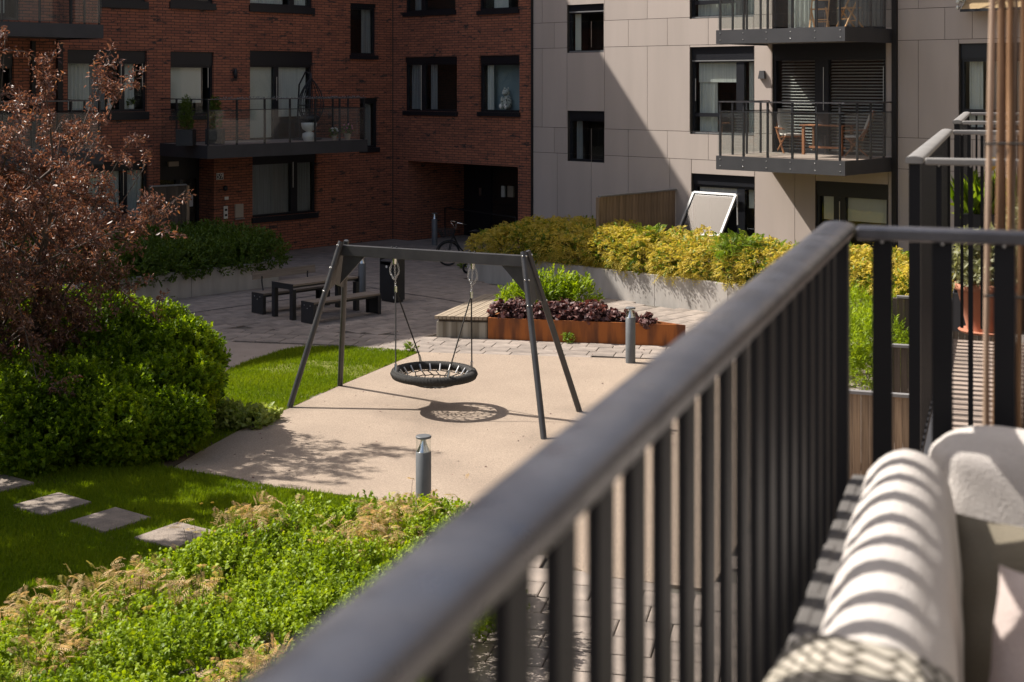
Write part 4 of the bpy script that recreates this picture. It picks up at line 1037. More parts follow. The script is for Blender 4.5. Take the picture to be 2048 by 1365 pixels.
# ================================================================== PICNIC TABLE AND BENCHES
tc = G(631.5, 558, 0.75); TA = AV - R(1.2)
tcx = (-4.24, 30.3)
def planks(parent, L_, W_, n, z, th, m, y0=None):
    w_ = W_ / n
    me = MB().box(-L_ / 2, L_ / 2, 0.004, w_ - 0.004, 0, th).mesh('plank', m)
    for i in range(n): inst('plank', me, parent, (0, (y0 if y0 is not None else -W_ / 2) + i * w_, z))
t = thing('picnic_table', 'long outdoor table with wooden top and dark steel legs between two benches', 'table', (*tcx, 0), TA)
TL, TW = 1.78, 0.74
planks(t, TL - 0.02, TW - 0.02, 6, 0.705, 0.04, 'wood_grey')
for sx in (-1, 1):
    x_ = sx * (TL / 2)
    a, c = (x_, x_ + 0.012) if sx > 0 else (x_ - 0.012, x_)
    m = MB(); m.box(a, c, -TW / 2, TW / 2, 0.63, 0.75)
    m.build('end_frame', 'black_metal', t)
    for sy in (-1, 1):
        y0, y1 = (TW / 2 - 0.11, TW / 2) if sy > 0 else (-TW / 2, -TW / 2 + 0.11)
        xa, xb = (x_ - 0.08, x_ + 0.012) if sx > 0 else (x_ - 0.012, x_ + 0.08)
        MB().box(xa, xb, y0, y1, 0, 0.629).build('leg', 'black_metal', t)
MB().box(-TL / 2 + 0.003, TL / 2 - 0.003, -0.3, 0.3, 0.66, 0.70).build('under_frame', 'black_metal', t)
def bench(loc, label, back):
    b = thing('bench', label, 'bench', (*loc, 0), TA)
    L_, W_ = 1.80, 0.42
    planks(b, L_ - 0.02, W_, 4, 0.41, 0.04, 'wood_grey')
    for sx in (-1, 1):
        x_ = sx * L_ / 2; a, c = (x_, x_ + 0.012) if sx > 0 else (x_ - 0.012, x_)
        xa, xb = (x_ - 0.07, x_) if sx > 0 else (x_, x_ + 0.07)
        m = MB().box(a, c, -W_ / 2, W_ / 2, 0.0, 0.448); m.box(xa, xb, -W_ / 2 + .004, -W_ / 2 + 0.016, 0, 0.405); m.box(xa, xb, W_ / 2 - 0.016, W_ / 2 - .004, 0, 0.405)
        m.build('end_panel', 'black_metal', b)
        bo = MB()
        for (yy, zz) in ((-0.1, 0.37), (0.1, 0.37), (0, 0.31)): bo.ball((a if sx < 0 else c, yy, zz), 0.010, 6, 4)
        bo.build('bolts', 'steel', b)
    MB().box(-L_ / 2 + 0.002, L_ / 2 - 0.002, -0.16, 0.16, 0.36, 0.405).build('under_frame', 'black_metal', b)
    if back:
        me = MB().box(-L_ / 2 + 0.05, L_ / 2 - 0.05, -0.018, 0.018, 0, 0.17).mesh('backrest', 'wood_grey')
        inst('backrest', me, b, (0, W_ / 2 + 0.04, 0.70), (R(-10), 0, 0))
        for sx in (-0.62, 0.62):
            MB().tube([(sx, W_ / 2 - 0.03, 0.43), (sx, W_ / 2 + 0.01, 0.55), (sx, W_ / 2 + 0.03, 0.66), (sx, W_ / 2 + 0.02, 0.76)], 0.016, 8).build('back_support', 'black_metal', b)
off_b = 0.88
bd = Vector((math.sin(TA), -math.cos(TA)))
bench((tcx[0] + bd.x * off_b, tcx[1] + bd.y * off_b), 'backless wooden bench with black end panels on the near side of the table', False)
bench((tcx[0] - bd.x * off_b, tcx[1] - bd.y * off_b), 'wooden bench with backrest on the far side of the table', True)

# ================================================================== WASTE BIN, BOLLARDS
bn = G(790, 607)
wb_ = thing('waste_bin', 'tall dark grey litter bin standing right of the table', 'bin', (bn[0], bn[1], 0), FR.ang)
bw_, bd_, bh_ = 0.52, 0.30, 0.98
m = MB(); m.box(-bw_, -bw_ + 0.015, 0, bd_, 0.05, bh_); m.box(-0.015, 0, 0, bd_, 0.05, bh_); m.box(-bw_ + .015, -.015, 0, 0.015, 0.05, bh_ - 0.14); m.box(-bw_ + .015, -.015, bd_ - 0.015, bd_, 0.05, bh_); m.box(-bw_ + .015, -.015, .015, bd_ - .015, 0.05, 0.1)
m.build('body', 'black_metal', wb_, 0.003)
MB().add([(-bw_ + .016, 0.0, bh_ - 0.05), (-.016, 0.0, bh_ - 0.05), (-.016, bd_ - .016, bh_ + 0.0), (-bw_ + .016, bd_ - .016, bh_), (-bw_ + .016, 0.0, bh_ - .07), (-.016, 0, bh_ - .07), (-.016, bd_ - .016, bh_ - .02), (-bw_ + .016, bd_ - .016, bh_ - .02)],
         [(0, 1, 2, 3), (7, 6, 5, 4), (0, 4, 5, 1), (1, 5, 6, 2), (2, 6, 7, 3), (3, 7, 4, 0)]).build('hood', 'fascia', wb_)
MB().box(-bw_ + 0.03, -0.03, 0.03, bd_ - .03, 0.0, 0.05).build('plinth', 'black_metal', wb_)
lk = MB(); lk.tube([(-0.28, -0.002, 0.80), (-0.28, -0.012, 0.80)], 0.028, 12); lk.build('lock_plate', 'white_paint', wb_)
MB().box(-0.06, -0.03, -0.004, -0.001, 0.10, 0.15).build('sticker', 'white_paint', wb_)

def bollard(loc, label, h=0.99):
    b = thing('bollard_lamp', label, 'bollard', (*loc, 0), 0, 'bollard lamps around the courtyard')
    MB().lathe([(0.088, -0.02), (0.088, h - 0.185), (0.080, h - 0.178)], (0, 0), 24).build('post', 'bollard', b)
    MB().lathe([(0.076, h - 0.176), (0.055, h - 0.13), (0.033, h - 0.08), (0.028, h - 0.03)], (0, 0), 20).build('reflector_cone', 'bright_steel', b)
    MB().lathe([(0.084, h - 0.176), (0.084, h - 0.026)], (0, 0), 24).build('lamp_glass', 'rail_glass', b)
    MB().lathe([(0.086, h - 0.026), (0.090, h - 0.022), (0.090, h - 0.006), (0.082, h)], (0, 0), 24).build('cap', 'bollard', b)
    return b
mat('bollard', (0.10, 0.105, 0.11), (0.12, 0.125, 0.13), 6, 0.5)
bollard(G(847, 1046), 'steel bollard lamp rising behind the foreground hedge')
bollard(G(1261, 726), 'steel bollard lamp in front of the rusty planter')
bollard(G(724, 597), 'shaded bollard lamp between table and litter bin')
bollard(G(869, 491), 'dark bollard lamp in front of the porch, left of the bicycle')

# ================================================================== RUSTY WEDGE PLANTER AND WOODEN DECK BENCH
sdv = Vector((0.31, 0.95)).normalized()
ta = Vector((-FR.ux[0], -FR.ux[1]))
f1, f2_ = Vector(F1), Vector(F2)
# back corner: from the right tip along the facade direction until the left side line
den = ta.x * -sdv.y + ta.y * sdv.x
Lk = ((f1.x - f2_.x) * -sdv.y + (f1.y - f2_.y) * sdv.x) / den
f3 = f2_ + ta * Lk
def inset(poly, d):
    n = len(poly); out = []
    for i in range(n):
        p0, p1, p2 = poly[i - 1], poly[i], poly[(i + 1) % n]
        e1 = (p1 - p0).normalized(); e2 = (p2 - p1).normalized(); n1 = Vector((-e1.y, e1.x)); n2 = Vector((-e2.y, e2.x))
        b_ = (n1 + n2).normalized(); out.append(p1 + b_ * (d / max(b_.dot(n1), 0.3)))
    return out
tri = [f1 - f1, f2_ - f1, f3 - f1]
pz = 0.41
cp = thing('corten_planter', 'rust orange steel wedge shaped planter full of plants', 'planter', (f1.x, f1.y, 0))
tin = inset(tri, 0.035)
for i in range(3):
    a, c, d, e = tri[i], tri[(i + 1) % 3], tin[(i + 1) % 3], tin[i]
    MB().prism([(a.x, a.y), (c.x, c.y), (d.x, d.y), (e.x, e.y)], -0.02, pz).build('steel_side', 'corten', cp)
MB().prism([(p.x, p.y) for p in tin], 0.0, pz - 0.06).build('soil_fill', 'soil', cp)
bf0 = Vector(G(869, 675)); wlen = (f1 - bf0).length - 0.02
dk = thing('deck_bench', 'slatted wooden platform bench on a streaked concrete base beside the rusty planter', 'bench', (bf0.x, bf0.y, 0))
dv = (f1 - bf0).normalized(); DL = 2.95
def dq(u, s): p = dv * u + sdv * s; return (p.x, p.y)
MB().prism([dq(0.03, 0.03), dq(wlen, 0.03), dq(wlen, DL - .05), dq(0.03, DL - .05)], -0.02, 0.31).build('concrete_base', 'stained_concrete', dk, 0.01)
MB().prism([dq(0.06, 0.06), dq(wlen, 0.06), dq(wlen, DL - .08), dq(0.06, DL - .08)], 0.312, 0.36).build('bearer', 'wood_dark', dk)
n = 13
for i in range(n):
    u0, u1 = wlen * i / n + 0.008, wlen * (i + 1) / n - 0.004
    MB().prism([dq(u0, -0.02), dq(u1, -0.02), dq(u1, DL), dq(u0, DL)], 0.362, 0.425 + random.uniform(-0.003, 0.003)).build('slat', 'wood_deck', dk)

# ================================================================== BICYCLE AND SCOOTER
fw = G(897, 532); bdir = Vector((0.93, 0.37)).normalized()
bk = thing('bicycle', 'black city bicycle with silver handlebar and front basket parked by the yellow hedge', 'bicycle', (fw[0], fw[1], 0), math.atan2(bdir.y, bdir.x))
wr = 0.335
def wheel(x_, nm):
    rot = MB().tube([(x_ + (wr - 0.02) * math.cos(a), 0, wr + (wr - 0.02) * math.sin(a)) for a in [2 * math.pi * i / 36 for i in range(36)]], 0.02, 8, closed=True).build(nm, 'tyre', bk)
    MB().tube([(x_ + (wr - 0.045) * math.cos(a), 0, wr + (wr - 0.045) * math.sin(a)) for a in [2 * math.pi * i / 36 for i in range(36)]], 0.009, 6, closed=True).build('rim', 'fascia', rot)
    s = MB()
    for i in range(14):
        a = 2 * math.pi * i / 14; s.tube([(x_, 0.01 * (-1) ** i, wr), (x_ + (wr - .045) * math.cos(a), 0, wr + (wr - .045) * math.sin(a))], 0.0022, 4)
    s.tube([(x_, -0.05, wr), (x_, 0.05, wr)], 0.02, 8); s.build('spokes', 'fascia', rot)
wheel(0, 'wheel'); wheel(1.08, 'wheel')
fm = MB()
fm.tube([(0, 0.05, wr), (0.10, 0.05, 0.72), (0.13, 0.0, 0.78)], 0.013, 8); fm.tube([(0, -0.05, wr), (0.10, -0.05, 0.72), (0.13, 0, 0.78)], 0.013, 8)
fm.tube([(0.13, 0, 0.74), (0.19, 0, 0.98)], 0.019, 8)
fm.tube([(0.15, 0, 0.82), (0.30, 0, 0.50), (0.48, 0, 0.33), (0.60, 0, 0.30)], 0.022, 8)
fm.tube([(0.60, 0, 0.28), (0.78, 0, 0.86)], 0.018, 8); fm.tube([(0.60, 0, 0.30), (1.08, 0.05, wr)], 0.012, 8); fm.tube([(0.60, 0, 0.30), (1.08, -0.05, wr)], 0.012, 8)
fm.tube([(0.75, 0, 0.76), (1.08, 0.05, wr)], 0.010, 8); fm.tube([(0.75, 0, 0.76), (1.08, -0.05, wr)], 0.010, 8)
fm.build('frame', 'black_metal', bk)
for x_ in (0, 1.08):
    MB().tube([(x_ + (wr + 0.025) * math.cos(a), 0, wr + (wr + 0.025) * math.sin(a)) for a in [R(20) + R(150) * i / 16 for i in range(17)]], 0.022, 6).build('mudguard', 'black_metal', bk)
MB().tube([(0.30, -0.30, 1.16), (0.16, -0.30, 1.19), (0.14, -0.2, 1.15), (0.20, -0.05, 1.02), (0.20, 0.05, 1.02), (0.14, 0.2, 1.15), (0.16, 0.30, 1.19), (0.30, 0.30, 1.16)], 0.013, 8).build('handlebar', 'bright_steel', bk)
for sy in (-1, 1): MB().tube([(0.30, sy * 0.30, 1.16), (0.40, sy * 0.30, 1.13)], 0.018, 8).build('grip', 'tyre', bk)
MB().add([(0.62, 0, 0.90)] + [(0.66 + 0.14 * math.cos(a) + (0.06 if math.cos(a) > 0 else -0.06), (0.09 if math.cos(a) > 0 else 0.035) * math.sin(a), 0.90) for a in [2 * math.pi * i / 12 for i in range(12)]] + [(0.70, 0, 0.96)],
         [(0, 1 + (i + 1) % 12, 1 + i) for i in range(12)] + [(13, 1 + i, 1 + (i + 1) % 12) for i in range(12)], True).build('saddle', 'tyre', bk, loc=(0.08, 0, 0))
bs = MB()
B0 = [(-0.17, -0.13, 0.78), (0.08, -0.13, 0.78), (0.08, 0.13, 0.78), (-0.17, 0.13, 0.78)]; B1 = [(-0.26, -0.19, 1.0), (0.12, -0.19, 1.0), (0.12, 0.19, 1.0), (-0.26, 0.19, 1.0)]
for i in range(4):
    j = (i + 1) % 4
    for k in range(9):
        u = k / 8; a = Vector(B0[i]).lerp(Vector(B0[j]), u); b_ = Vector(B1[i]).lerp(Vector(B1[j]), u); bs.tube([a, b_], 0.004, 4)
    for k in range(5):
        u = k / 4; bs.tube([Vector(B0[i]).lerp(Vector(B1[i]), u), Vector(B0[j]).lerp(Vector(B1[j]), u)], 0.005, 4)
bs.build('basket', 'black_metal', bk)
sc = G(935, 547)
st_ = thing('kick_scooter', 'small scooter with a white fork leaning at the end of the concrete planter', 'scooter', (sc[0], sc[1], 0), R(25))
MB().tube([(0.12 * math.cos(a), 0, 0.14 + 0.12 * math.sin(a)) for a in [2 * math.pi * i / 24 for i in range(24)]], 0.03, 8, closed=True).build('wheel', 'tyre', st_)
MB().tube([(-0.0, -0.04, 0.14), (0.06, -0.045, 0.27), (0.14, -0.03, 0.30)], 0.028, 8).build('fork', 'white_paint', st_)
MB().box(0.12, 0.75, -0.07, 0.07, 0.09, 0.13).build('footboard', 'black_metal', st_, 0.01)
MB().tube([(0.12, 0, 0.10), (0.16, 0, 0.55)], 0.02, 8).build('stem', 'black_metal', st_)
MB().tube([(0.16, -0.2, 0.55), (0.16, 0.2, 0.55)], 0.015, 8).build('handlebar', 'black_metal', st_)
MB().tube([(0.8 + 0.1 * math.cos(a), 0, 0.12 + 0.1 * math.sin(a)) for a in [2 * math.pi * i / 24 for i in range(24)]], 0.022, 8, closed=True).build('wheel', 'tyre', st_)

# ================================================================== STEPPING STONES
for i, (cs, lab) in enumerate((([(-70, 968), (0, 955), (55, 970), (-15, 1000)], 'leftmost square stepping stone, cut by the left edge of the picture'), ([(35, 1016), (97, 985), (173, 1007), (112, 1040)], 'second square stepping stone from the left, evenly sunlit'),
                               ([(155, 1051), (212, 1015), (289, 1037), (228, 1071)], 'third stepping stone from the left, dappled with shade'), ([(290, 1082), (338, 1046), (418, 1066), (368, 1104)], 'stepping stone half hidden by the foreground hedge'))):
    ps = [Vector(G(*c)) for c in cs]; c = sum(ps, Vector((0, 0))) / 4
    e = (ps[2] - ps[1]); an = math.atan2(e.y, e.x); s = 0.64
    b = MB().box(-s / 2, s / 2, -s / 2, s / 2, -0.05, 0.03).build('stepping_stone', 'stone', None, 0.008, loc=(c.x, c.y, 0), rz=an)
    tag(b, lab, 'stepping stone', 'stepping stones in the lawn')

# ================================================================== THINGS ON THE FAR BALCONIES
def wood_chair(loc, rz, label, recl=True, m='teak', cush=True, name='garden_chair'):
    t = thing(name, label, 'chair', loc, rz)      # seat faces local -y
    w_ = 0.27
    for sx in (-1, 1):
        MB().bar((sx * w_, -0.25, 0.0), (sx * w_, 0.22, 0.60), 0.035, 0.035).build('leg', m, t)
        MB().bar((sx * (w_ - .04), 0.28, 0.0), (sx * (w_ - .04), -0.22, 0.42), 0.035, 0.035).build('leg', m, t)
        MB().bar((sx * (w_ + 0.01), -0.28, 0.60), (sx * (w_ + 0.01), 0.24, 0.63), 0.055, 0.025).build('armrest', m, t)
        MB().bar((sx * (w_ - .03), 0.14, 0.36), (sx * (w_ - .03), 0.42, 1.08), 0.035, 0.035).build('back_post', m, t)
    for i in range(6):
        u = i / 5; MB().bar((-w_ + .03, 0.17 + 0.23 * u, 0.46 + 0.58 * u), (w_ - .03, 0.17 + 0.23 * u, 0.46 + 0.58 * u), 0.02, 0.06).build('back_slat', m, t)
    for i in range(5): MB().bar((-w_ + .03, -0.24 + 0.09 * i, 0.42 - 0.01 * i), (w_ - .03, -0.24 + 0.09 * i, 0.42 - 0.01 * i), 0.07, 0.018).build('seat_slat', m, t)
    if cush:
        MB().box(-w_ + .04, w_ - .04, -0.27, 0.15, 0.435, 0.49).build('seat_cushion', 'canvas', t, 0.02)
        c = MB().box(-w_ + .04, w_ - .04, -0.03, 0.03, 0, 0.68).build('back_cushion', 'canvas', t, 0.02, loc=(0, 0.13, 0.46)); c.rotation_euler = (R(-21), 0, 0)
    return t
def onb(px, py, z): # point on a balcony deck of the panel building
    return (*G(px, py, z), z)
dz_ = 3.245
wood_chair(onb(1580, 306, dz_), FR.ang + R(55), 'brown wooden recliner with pale cushion at the left of the balcony table', name='garden_chair')
wood_chair(onb(1630, 302, dz_), FR.ang + R(52), 'brown wooden recliner with pale cushion behind the balcony table', name='garden_chair')
wood_chair(onb(1715, 312, dz_), FR.ang - R(70), 'low wooden armchair with slatted back at the right of the balcony', cush=True, name='garden_armchair')
c = onb(1655, 310, dz_)
t = thing('balcony_table', 'brown wooden garden table between the recliners on the glass balcony', 'table', c, FR.ang)
for i in range(6): MB().box(-0.6, 0.6, -0.3 + 0.1 * i, -0.205 + 0.1 * i, 0.70, 0.725).build('plank', 'teak', t)
for sx in (-1, 1):
    for sy in (-1, 1): MB().box(sx * 0.52 - 0.03, sx * 0.52 + 0.03, sy * 0.24 - 0.03, sy * 0.24 + 0.03, 0, 0.70).build('leg', 'teak', t)
MB().box(-0.5, 0.5, -0.02, 0.02, 0.15, 0.2).build('stretcher', 'teak', t)
# folding chairs on the balcony above
for px_, lab, rr in ((1640, 'folded pine chair standing in the middle of the upper glass balcony', 20), (1700, 'folding pine chair at the right end of the upper glass balcony', -30)):
    p = G(px_, 40, 6.245) if False else FR.world(FR.x(px_, 1.1), -1.1)
    t = thing('folding_chair', lab, 'chair', (p[0], p[1], 6.245), FR.ang + R(rr))
    for sx in (-0.2, 0.2):
        MB().bar((sx, -0.25, 0), (sx, 0.22, 0.95), 0.03, 0.03).build('leg', 'pine', t); MB().bar((sx * 0.85, 0.25, 0), (sx * 0.85, -0.2, 0.5), 0.03, 0.03).build('leg', 'pine', t)
    for i in range(6): MB().bar((-0.2, -0.2 + 0.07 * i, 0.47), (0.2, -0.2 + 0.07 * i, 0.47), 0.05, 0.018).build('seat_slat', 'pine', t)
    for i in range(3): MB().bar((-0.2, 0.10 + 0.05 * i, 0.70 + 0.1 * i), (0.2, 0.10 + 0.05 * i, 0.70 + 0.1 * i), 0.02, 0.05).build('back_slat', 'pine', t)
    MB().bar((-0.2, 0.1, 0.18), (0.2, 0.1, 0.18), 0.025, 0.025).build('stretcher', 'pine', t); MB().bar((-0.2, -0.12, 0.22), (0.2, -0.12, 0.22), 0.025, 0.025).build('stretcher', 'pine', t)
# brick balcony: hourglass table, hanging chair, pots, planter
def onl(px, o_): return FL.world(FL.x(px, o_), -o_)
p = onl(618, 1.9); q = (p[0], p[1], zt)
t = tag(MB().lathe([(0.14, 0), (0.20, 0.12), (0.185, 0.22), (0.07, 0.27), (0.185, 0.34), (0.22, 0.45), (0.225, 0.52), (0.20, 0.52), (0.001, 0.50)], (0, 0), 24).build('hourglass_table', 'white_paint', None, loc=q), 'white hourglass shaped side table on the brick balcony', 'side table')
p = onl(622, 1.1)
t = thing('hanging_chair', 'black teardrop hanging chair on the brick balcony', 'chair', (p[0], p[1], zt), FL.ang)
m = MB()
for i in range(16):
    a = 2 * math.pi * i / 16
    if math.sin(a) < -0.75: continue
    m.tube([(0.001 + 0.42 * math.sin(math.pi * u) ** 0.8 * math.cos(a) * (1 - 0.25 * u), 0.42 * math.sin(math.pi * u) ** 0.8 * math.sin(a) * (1 - 0.25 * u), 0.35 + 1.45 * u) for u in [k / 10 for k in range(11)]], 0.013, 5)
for u in (0.15, 0.3, 0.45, 0.6, 0.8):
    rr = 0.42 * math.sin(math.pi * u) ** 0.8 * (1 - 0.25 * u); m.tube([(rr * math.cos(a), rr * math.sin(a), 0.35 + 1.45 * u) for a in [R(-50) + R(280) * k / 24 for k in range(25)]], 0.012, 5)
m.build('basket', 'black_metal', t)
MB().tube([(0, 0.5, 0.02), (0, 0.62, 0.7), (0, 0.55, 1.6), (0, 0.25, 1.98), (0, 0, 1.92), (0, 0, 1.78)], 0.025, 8).build('stand', 'black_metal', t)
MB().lathe([(0.45, 0.0), (0.45, 0.03), (0.40, 0.035)], (0, 0.2), 20).build('foot', 'black_metal', t)
MB().ball((0, 0.05, 0.62), (0.30, 0.30, 0.14), 14, 8).build('seat_cushion', 'black_metal', t)
def pot_flower(px, lab, mflower, z, o_=1.95, s=0.13):
    p = onl(px, o_); t = thing('flower_pot', lab, 'flower pot', (p[0], p[1], z))
    MB().lathe([(s * .55, 0), (s * .8, s * 1.3), (s * .85, s * 1.4), (s * .7, s * 1.38)], (0, 0), 14).build('pot', 'beige_box', t)
    P, N = lump_points([(0, 0, s * 2.2, s * 1.2, s * 1.2, s)], 60, 0.4, 0.05)
    V, T, o_2, ow = sprig_leaves(P, N, 5, 0.05, 0.05, 0.03); np_mesh('foliage', V, T, 'leaf_dark', rng.random(len(T)), t)
    b = MB()
    for i in range(14): 
        d = rdir(1)[0]; b.ball((d[0] * s * 1.2, d[1] * s * 1.2, s * 2.5 + abs(d[2]) * s), 0.028, 6, 4)
    b.build('flowers', mflower, t)
pot_flower(668, 'small pot of white flowers at the balcony edge beside the white table', 'white_paint', zt, s=0.10)
pot_flower(695, 'pot of pink flowers at the right end of the brick balcony', 'pink_petal', zt)
for px_, lab in ((372, 'narrow dark conifer in a trough at the near end of the brick balcony'), (430, 'second dark conifer behind the glass of the brick balcony')):
    p = onl(px_, 1.6); t = thing('potted_conifer', lab, 'potted plant', (p[0], p[1], zt))
    MB().box(-0.22, 0.22, -0.22, 0.22, 0, 0.42).build('trough', 'black_metal', t)
    shrub_mesh('foliage', [(0, 0, 0.75, 0.16, 0.16, 0.42), (0, 0, 1.05, 0.09, 0.09, 0.25)], 350, 6, 0.08, 0.06, 0.016, 'leaf_dark', t, 0.4, 0.4)
# toy in the window
q = R2
p = FR.world((q[0] + q[1]) / 2 + 0.02, 0.33)
t = thing('plush_toy', 'white striped plush animal sitting in the brick wing window', 'toy', (p[0], p[1], q[2] + 0.07), FR.ang)
b = MB(); b.ball((0, 0, 0.22), (0.15, 0.13, 0.22), 14, 10); b.ball((-0.01, -0.05, 0.52), (0.11, 0.11, 0.11), 14, 10); b.ball((0, -0.15, 0.49), (0.055, 0.05, 0.04), 10, 6)
for sx in (-1, 1): b.ball((sx * 0.08, -0.03, 0.63), (0.035, 0.02, 0.04), 8, 6); b.ball((sx * 0.10, -0.14, 0.10), (0.055, 0.10, 0.09), 10, 6); b.ball((sx * 0.09, -0.13, 0.28), (0.04, 0.05, 0.12), 10, 6)
b.build('body', 'plush_white', t)
q = L5; p = FL.world(q[0] + 0.57 * (q[1] - q[0]), 0.24)
b = MB().lathe([(0.06, 0), (0.08, 0.08), (0.05, 0.16), (0.035, 0.19), (0.055, 0.24), (0.04, 0.30), (0.001, 0.32)], (0, 0), 12); b.ball((0.0, -0.05, 0.25), 0.025, 8, 5)
tag(b.build('figurine', 'white_paint', None, loc=(p[0], p[1], q[2] + 0.07)), 'small white figurine on the windowsill behind the red tree', 'figurine')
q = L5; p = FL.world(q[0] + 0.85 * (q[1] - q[0]), 0.24)
t = thing('windowsill_pot', 'tiny potted plant on the windowsill right of the white figurine', 'potted plant', (p[0], p[1], q[2] + 0.07))
MB().lathe([(0.05, 0), (0.07, 0.10), (0.06, 0.1)], (0, 0), 12).build('pot', 'white_paint', t)
shrub_mesh('foliage', [(0, 0, 0.17, 0.09, 0.09, 0.09)], 40, 5, 0.05, 0.06, 0.03, 'leaf_dark', t, 0.4, 0.08)

# ================================================================== NEAR BALCONIES (our building)
RT, DECK = 4.720, 3.52
def extr(b, prof, y0, y1):
    n = len(prof); v = [(x, y0, z) for x, z in prof] + [(x, y1, z) for x, z in prof]
    b.add(v, [(i, (i + 1) % n, n + (i + 1) % n, n + i) for i in range(n)], True)
    b.add([(x, y0, z) for x, z in prof], [tuple(range(n))]); b.add([(x, y1, z) for x, z in prof], [tuple(range(n))[::-1]])
    return b
def near_balcony(label, y0, y1, m_rail, deck_from=0.06):
    t = thing('near_balcony', label, 'balcony', (OWN.o[0], OWN.o[1], 0), OWN.ang)
    hw = 0.032
    prof = [(-hw, RT - 0.007), (-hw, RT)] + [(hw * math.cos(a), RT + 0.010 * math.sin(a)) for a in [math.pi - math.pi * i / 12 for i in range(1, 12)]] + [(hw, RT), (hw, RT - 0.007), (hw - 0.004, RT - 0.018), (-hw + 0.004, RT - 0.018)]
    extr(MB(), prof[::-1], y0, y1 - 0.0).build('handrail', m_rail, t)
    MB().box(-0.026, 0.026, y0 - 0.004, y0 - 0.0005, RT - 0.016, RT + 0.006).build('end_cap', m_rail, t)
    n = int((y1 - y0 - 0.06) / 0.107)
    me = MB().box(-0.005, 0.005, -0.0235, 0.0235, DECK + 0.06, RT - 0.019).mesh('baluster', 'baluster')
    for i in range(n + 1): inst('baluster', me, t, (0, y0 + 0.045 + i * 0.107, 0))
    MB().box(-0.012, 0.012, y0, y1, DECK + 0.03, DECK + 0.059).build('bottom_rail', 'baluster', t)
    w2_ = 0.019 if y0 < 0 else 0.009
    me2 = MB().box(-w2_, w2_, -0.0025, 0.0025, DECK + 0.06, RT - 0.024).mesh('baluster', 'baluster')
    for ye in ((y1 - 0.02,) if y0 < 0 else (y0 + 0.02, y1 - 0.02)):
        MB().box(hw + 0.004, 2.19, ye - 0.020, ye + 0.020, RT - 0.022, RT + 0.004).build('cross_rail', m_rail, t, 0.006)
        for i in range(19): inst('baluster', me2, t, (0.085 + i * 0.110, ye, 0))
        sc_ = MB()
        for i in range(19): sc_.ball((0.085 + i * 0.110, ye - 0.010, RT - 0.024), 0.004, 6, 4)
        sc_.build('screws', 'steel', t)
    for ye in (y0 + 0.0, y1 - 0.0):
        MB().box(-0.02, 0.02, ye - 0.02 if ye > y0 else ye + 0.004, ye + 0.02 if ye > y0 else ye + 0.044, DECK - 0.2, RT - 0.020).build('corner_post', 'baluster', t)
    MB().box(-0.03, 2.2, y0 - 0.01, y1 + 0.01, DECK - 0.30, DECK - 0.03).build('slab', 'fascia', t)
    k = int((y1 - y0 - 0.04) / 0.098); me = MB().box(-2.12 / 2, 2.12 / 2, -0.045, 0.045, -0.024, 0.0).mesh('deck_board', 'deck_board')
    for i in range(k): inst('deck_board', me, t, (1.10, y0 + 0.06 + i * 0.098, DECK))
    return t
near_balcony('our own balcony with the blurred dark handrail running through the foreground', -0.9, 2.89, 'rail_metal')
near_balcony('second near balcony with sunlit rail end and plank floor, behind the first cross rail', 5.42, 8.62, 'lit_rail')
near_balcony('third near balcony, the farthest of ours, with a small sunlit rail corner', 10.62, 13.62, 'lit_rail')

# reed screen tied to the end of our railing
rs = thing('reed_screen', 'brown bamboo cane screen tied with wire at the right edge', 'screen', (0.93, 2.72, DECK), 0)
xs = [0.0]
while xs[-1] < 0.33: xs.append(xs[-1] + random.choice((0.006, 0.007, 0.008, 0.009, 0.010, 0.016)))
for i, x_ in enumerate(xs):
    rr = random.uniform(0.0036, 0.0064); y_ = -0.34 * x_ + random.uniform(-0.014, 0.014); ln_ = 0.024 + random.uniform(-0.016, 0.016)
    pts = []; rs_ = []
    for k in range(13):
        u = k / 12; pts.append((x_ + ln_ * (u - 0.4) + 0.003 * math.sin(k * 1.1 + i), y_, 0.02 + 2.9 * u)); rs_.append(rr * (1 - 0.2 * u) * (1.0 if k % 3 else 1.25))
    MB().tube(pts, rs_, 8).build('cane', ('bamboo_pale', 'bamboo', 'bamboo_dark', 'bamboo', 'bamboo_dark')[i % 5], rs)
for z_ in (0.22, 0.50, 0.78, 1.065, 1.36, 1.65, 1.94, 2.23, 2.52):
    MB().tube([(xs[0] - 0.012, 0.0, z_), (0.02, -0.022, z_ + 0.002), (0.15, -0.07, z_), (0.33, -0.135, z_)], 0.0022, 5).build('wire', 'tyre', rs)
    MB().tube([(xs[0] - 0.012, 0.0, z_), (0.02, 0.02, z_ + 0.002), (0.15, -0.028, z_), (0.33, -0.09, z_)], 0.0022, 5).build('wire', 'tyre', rs)

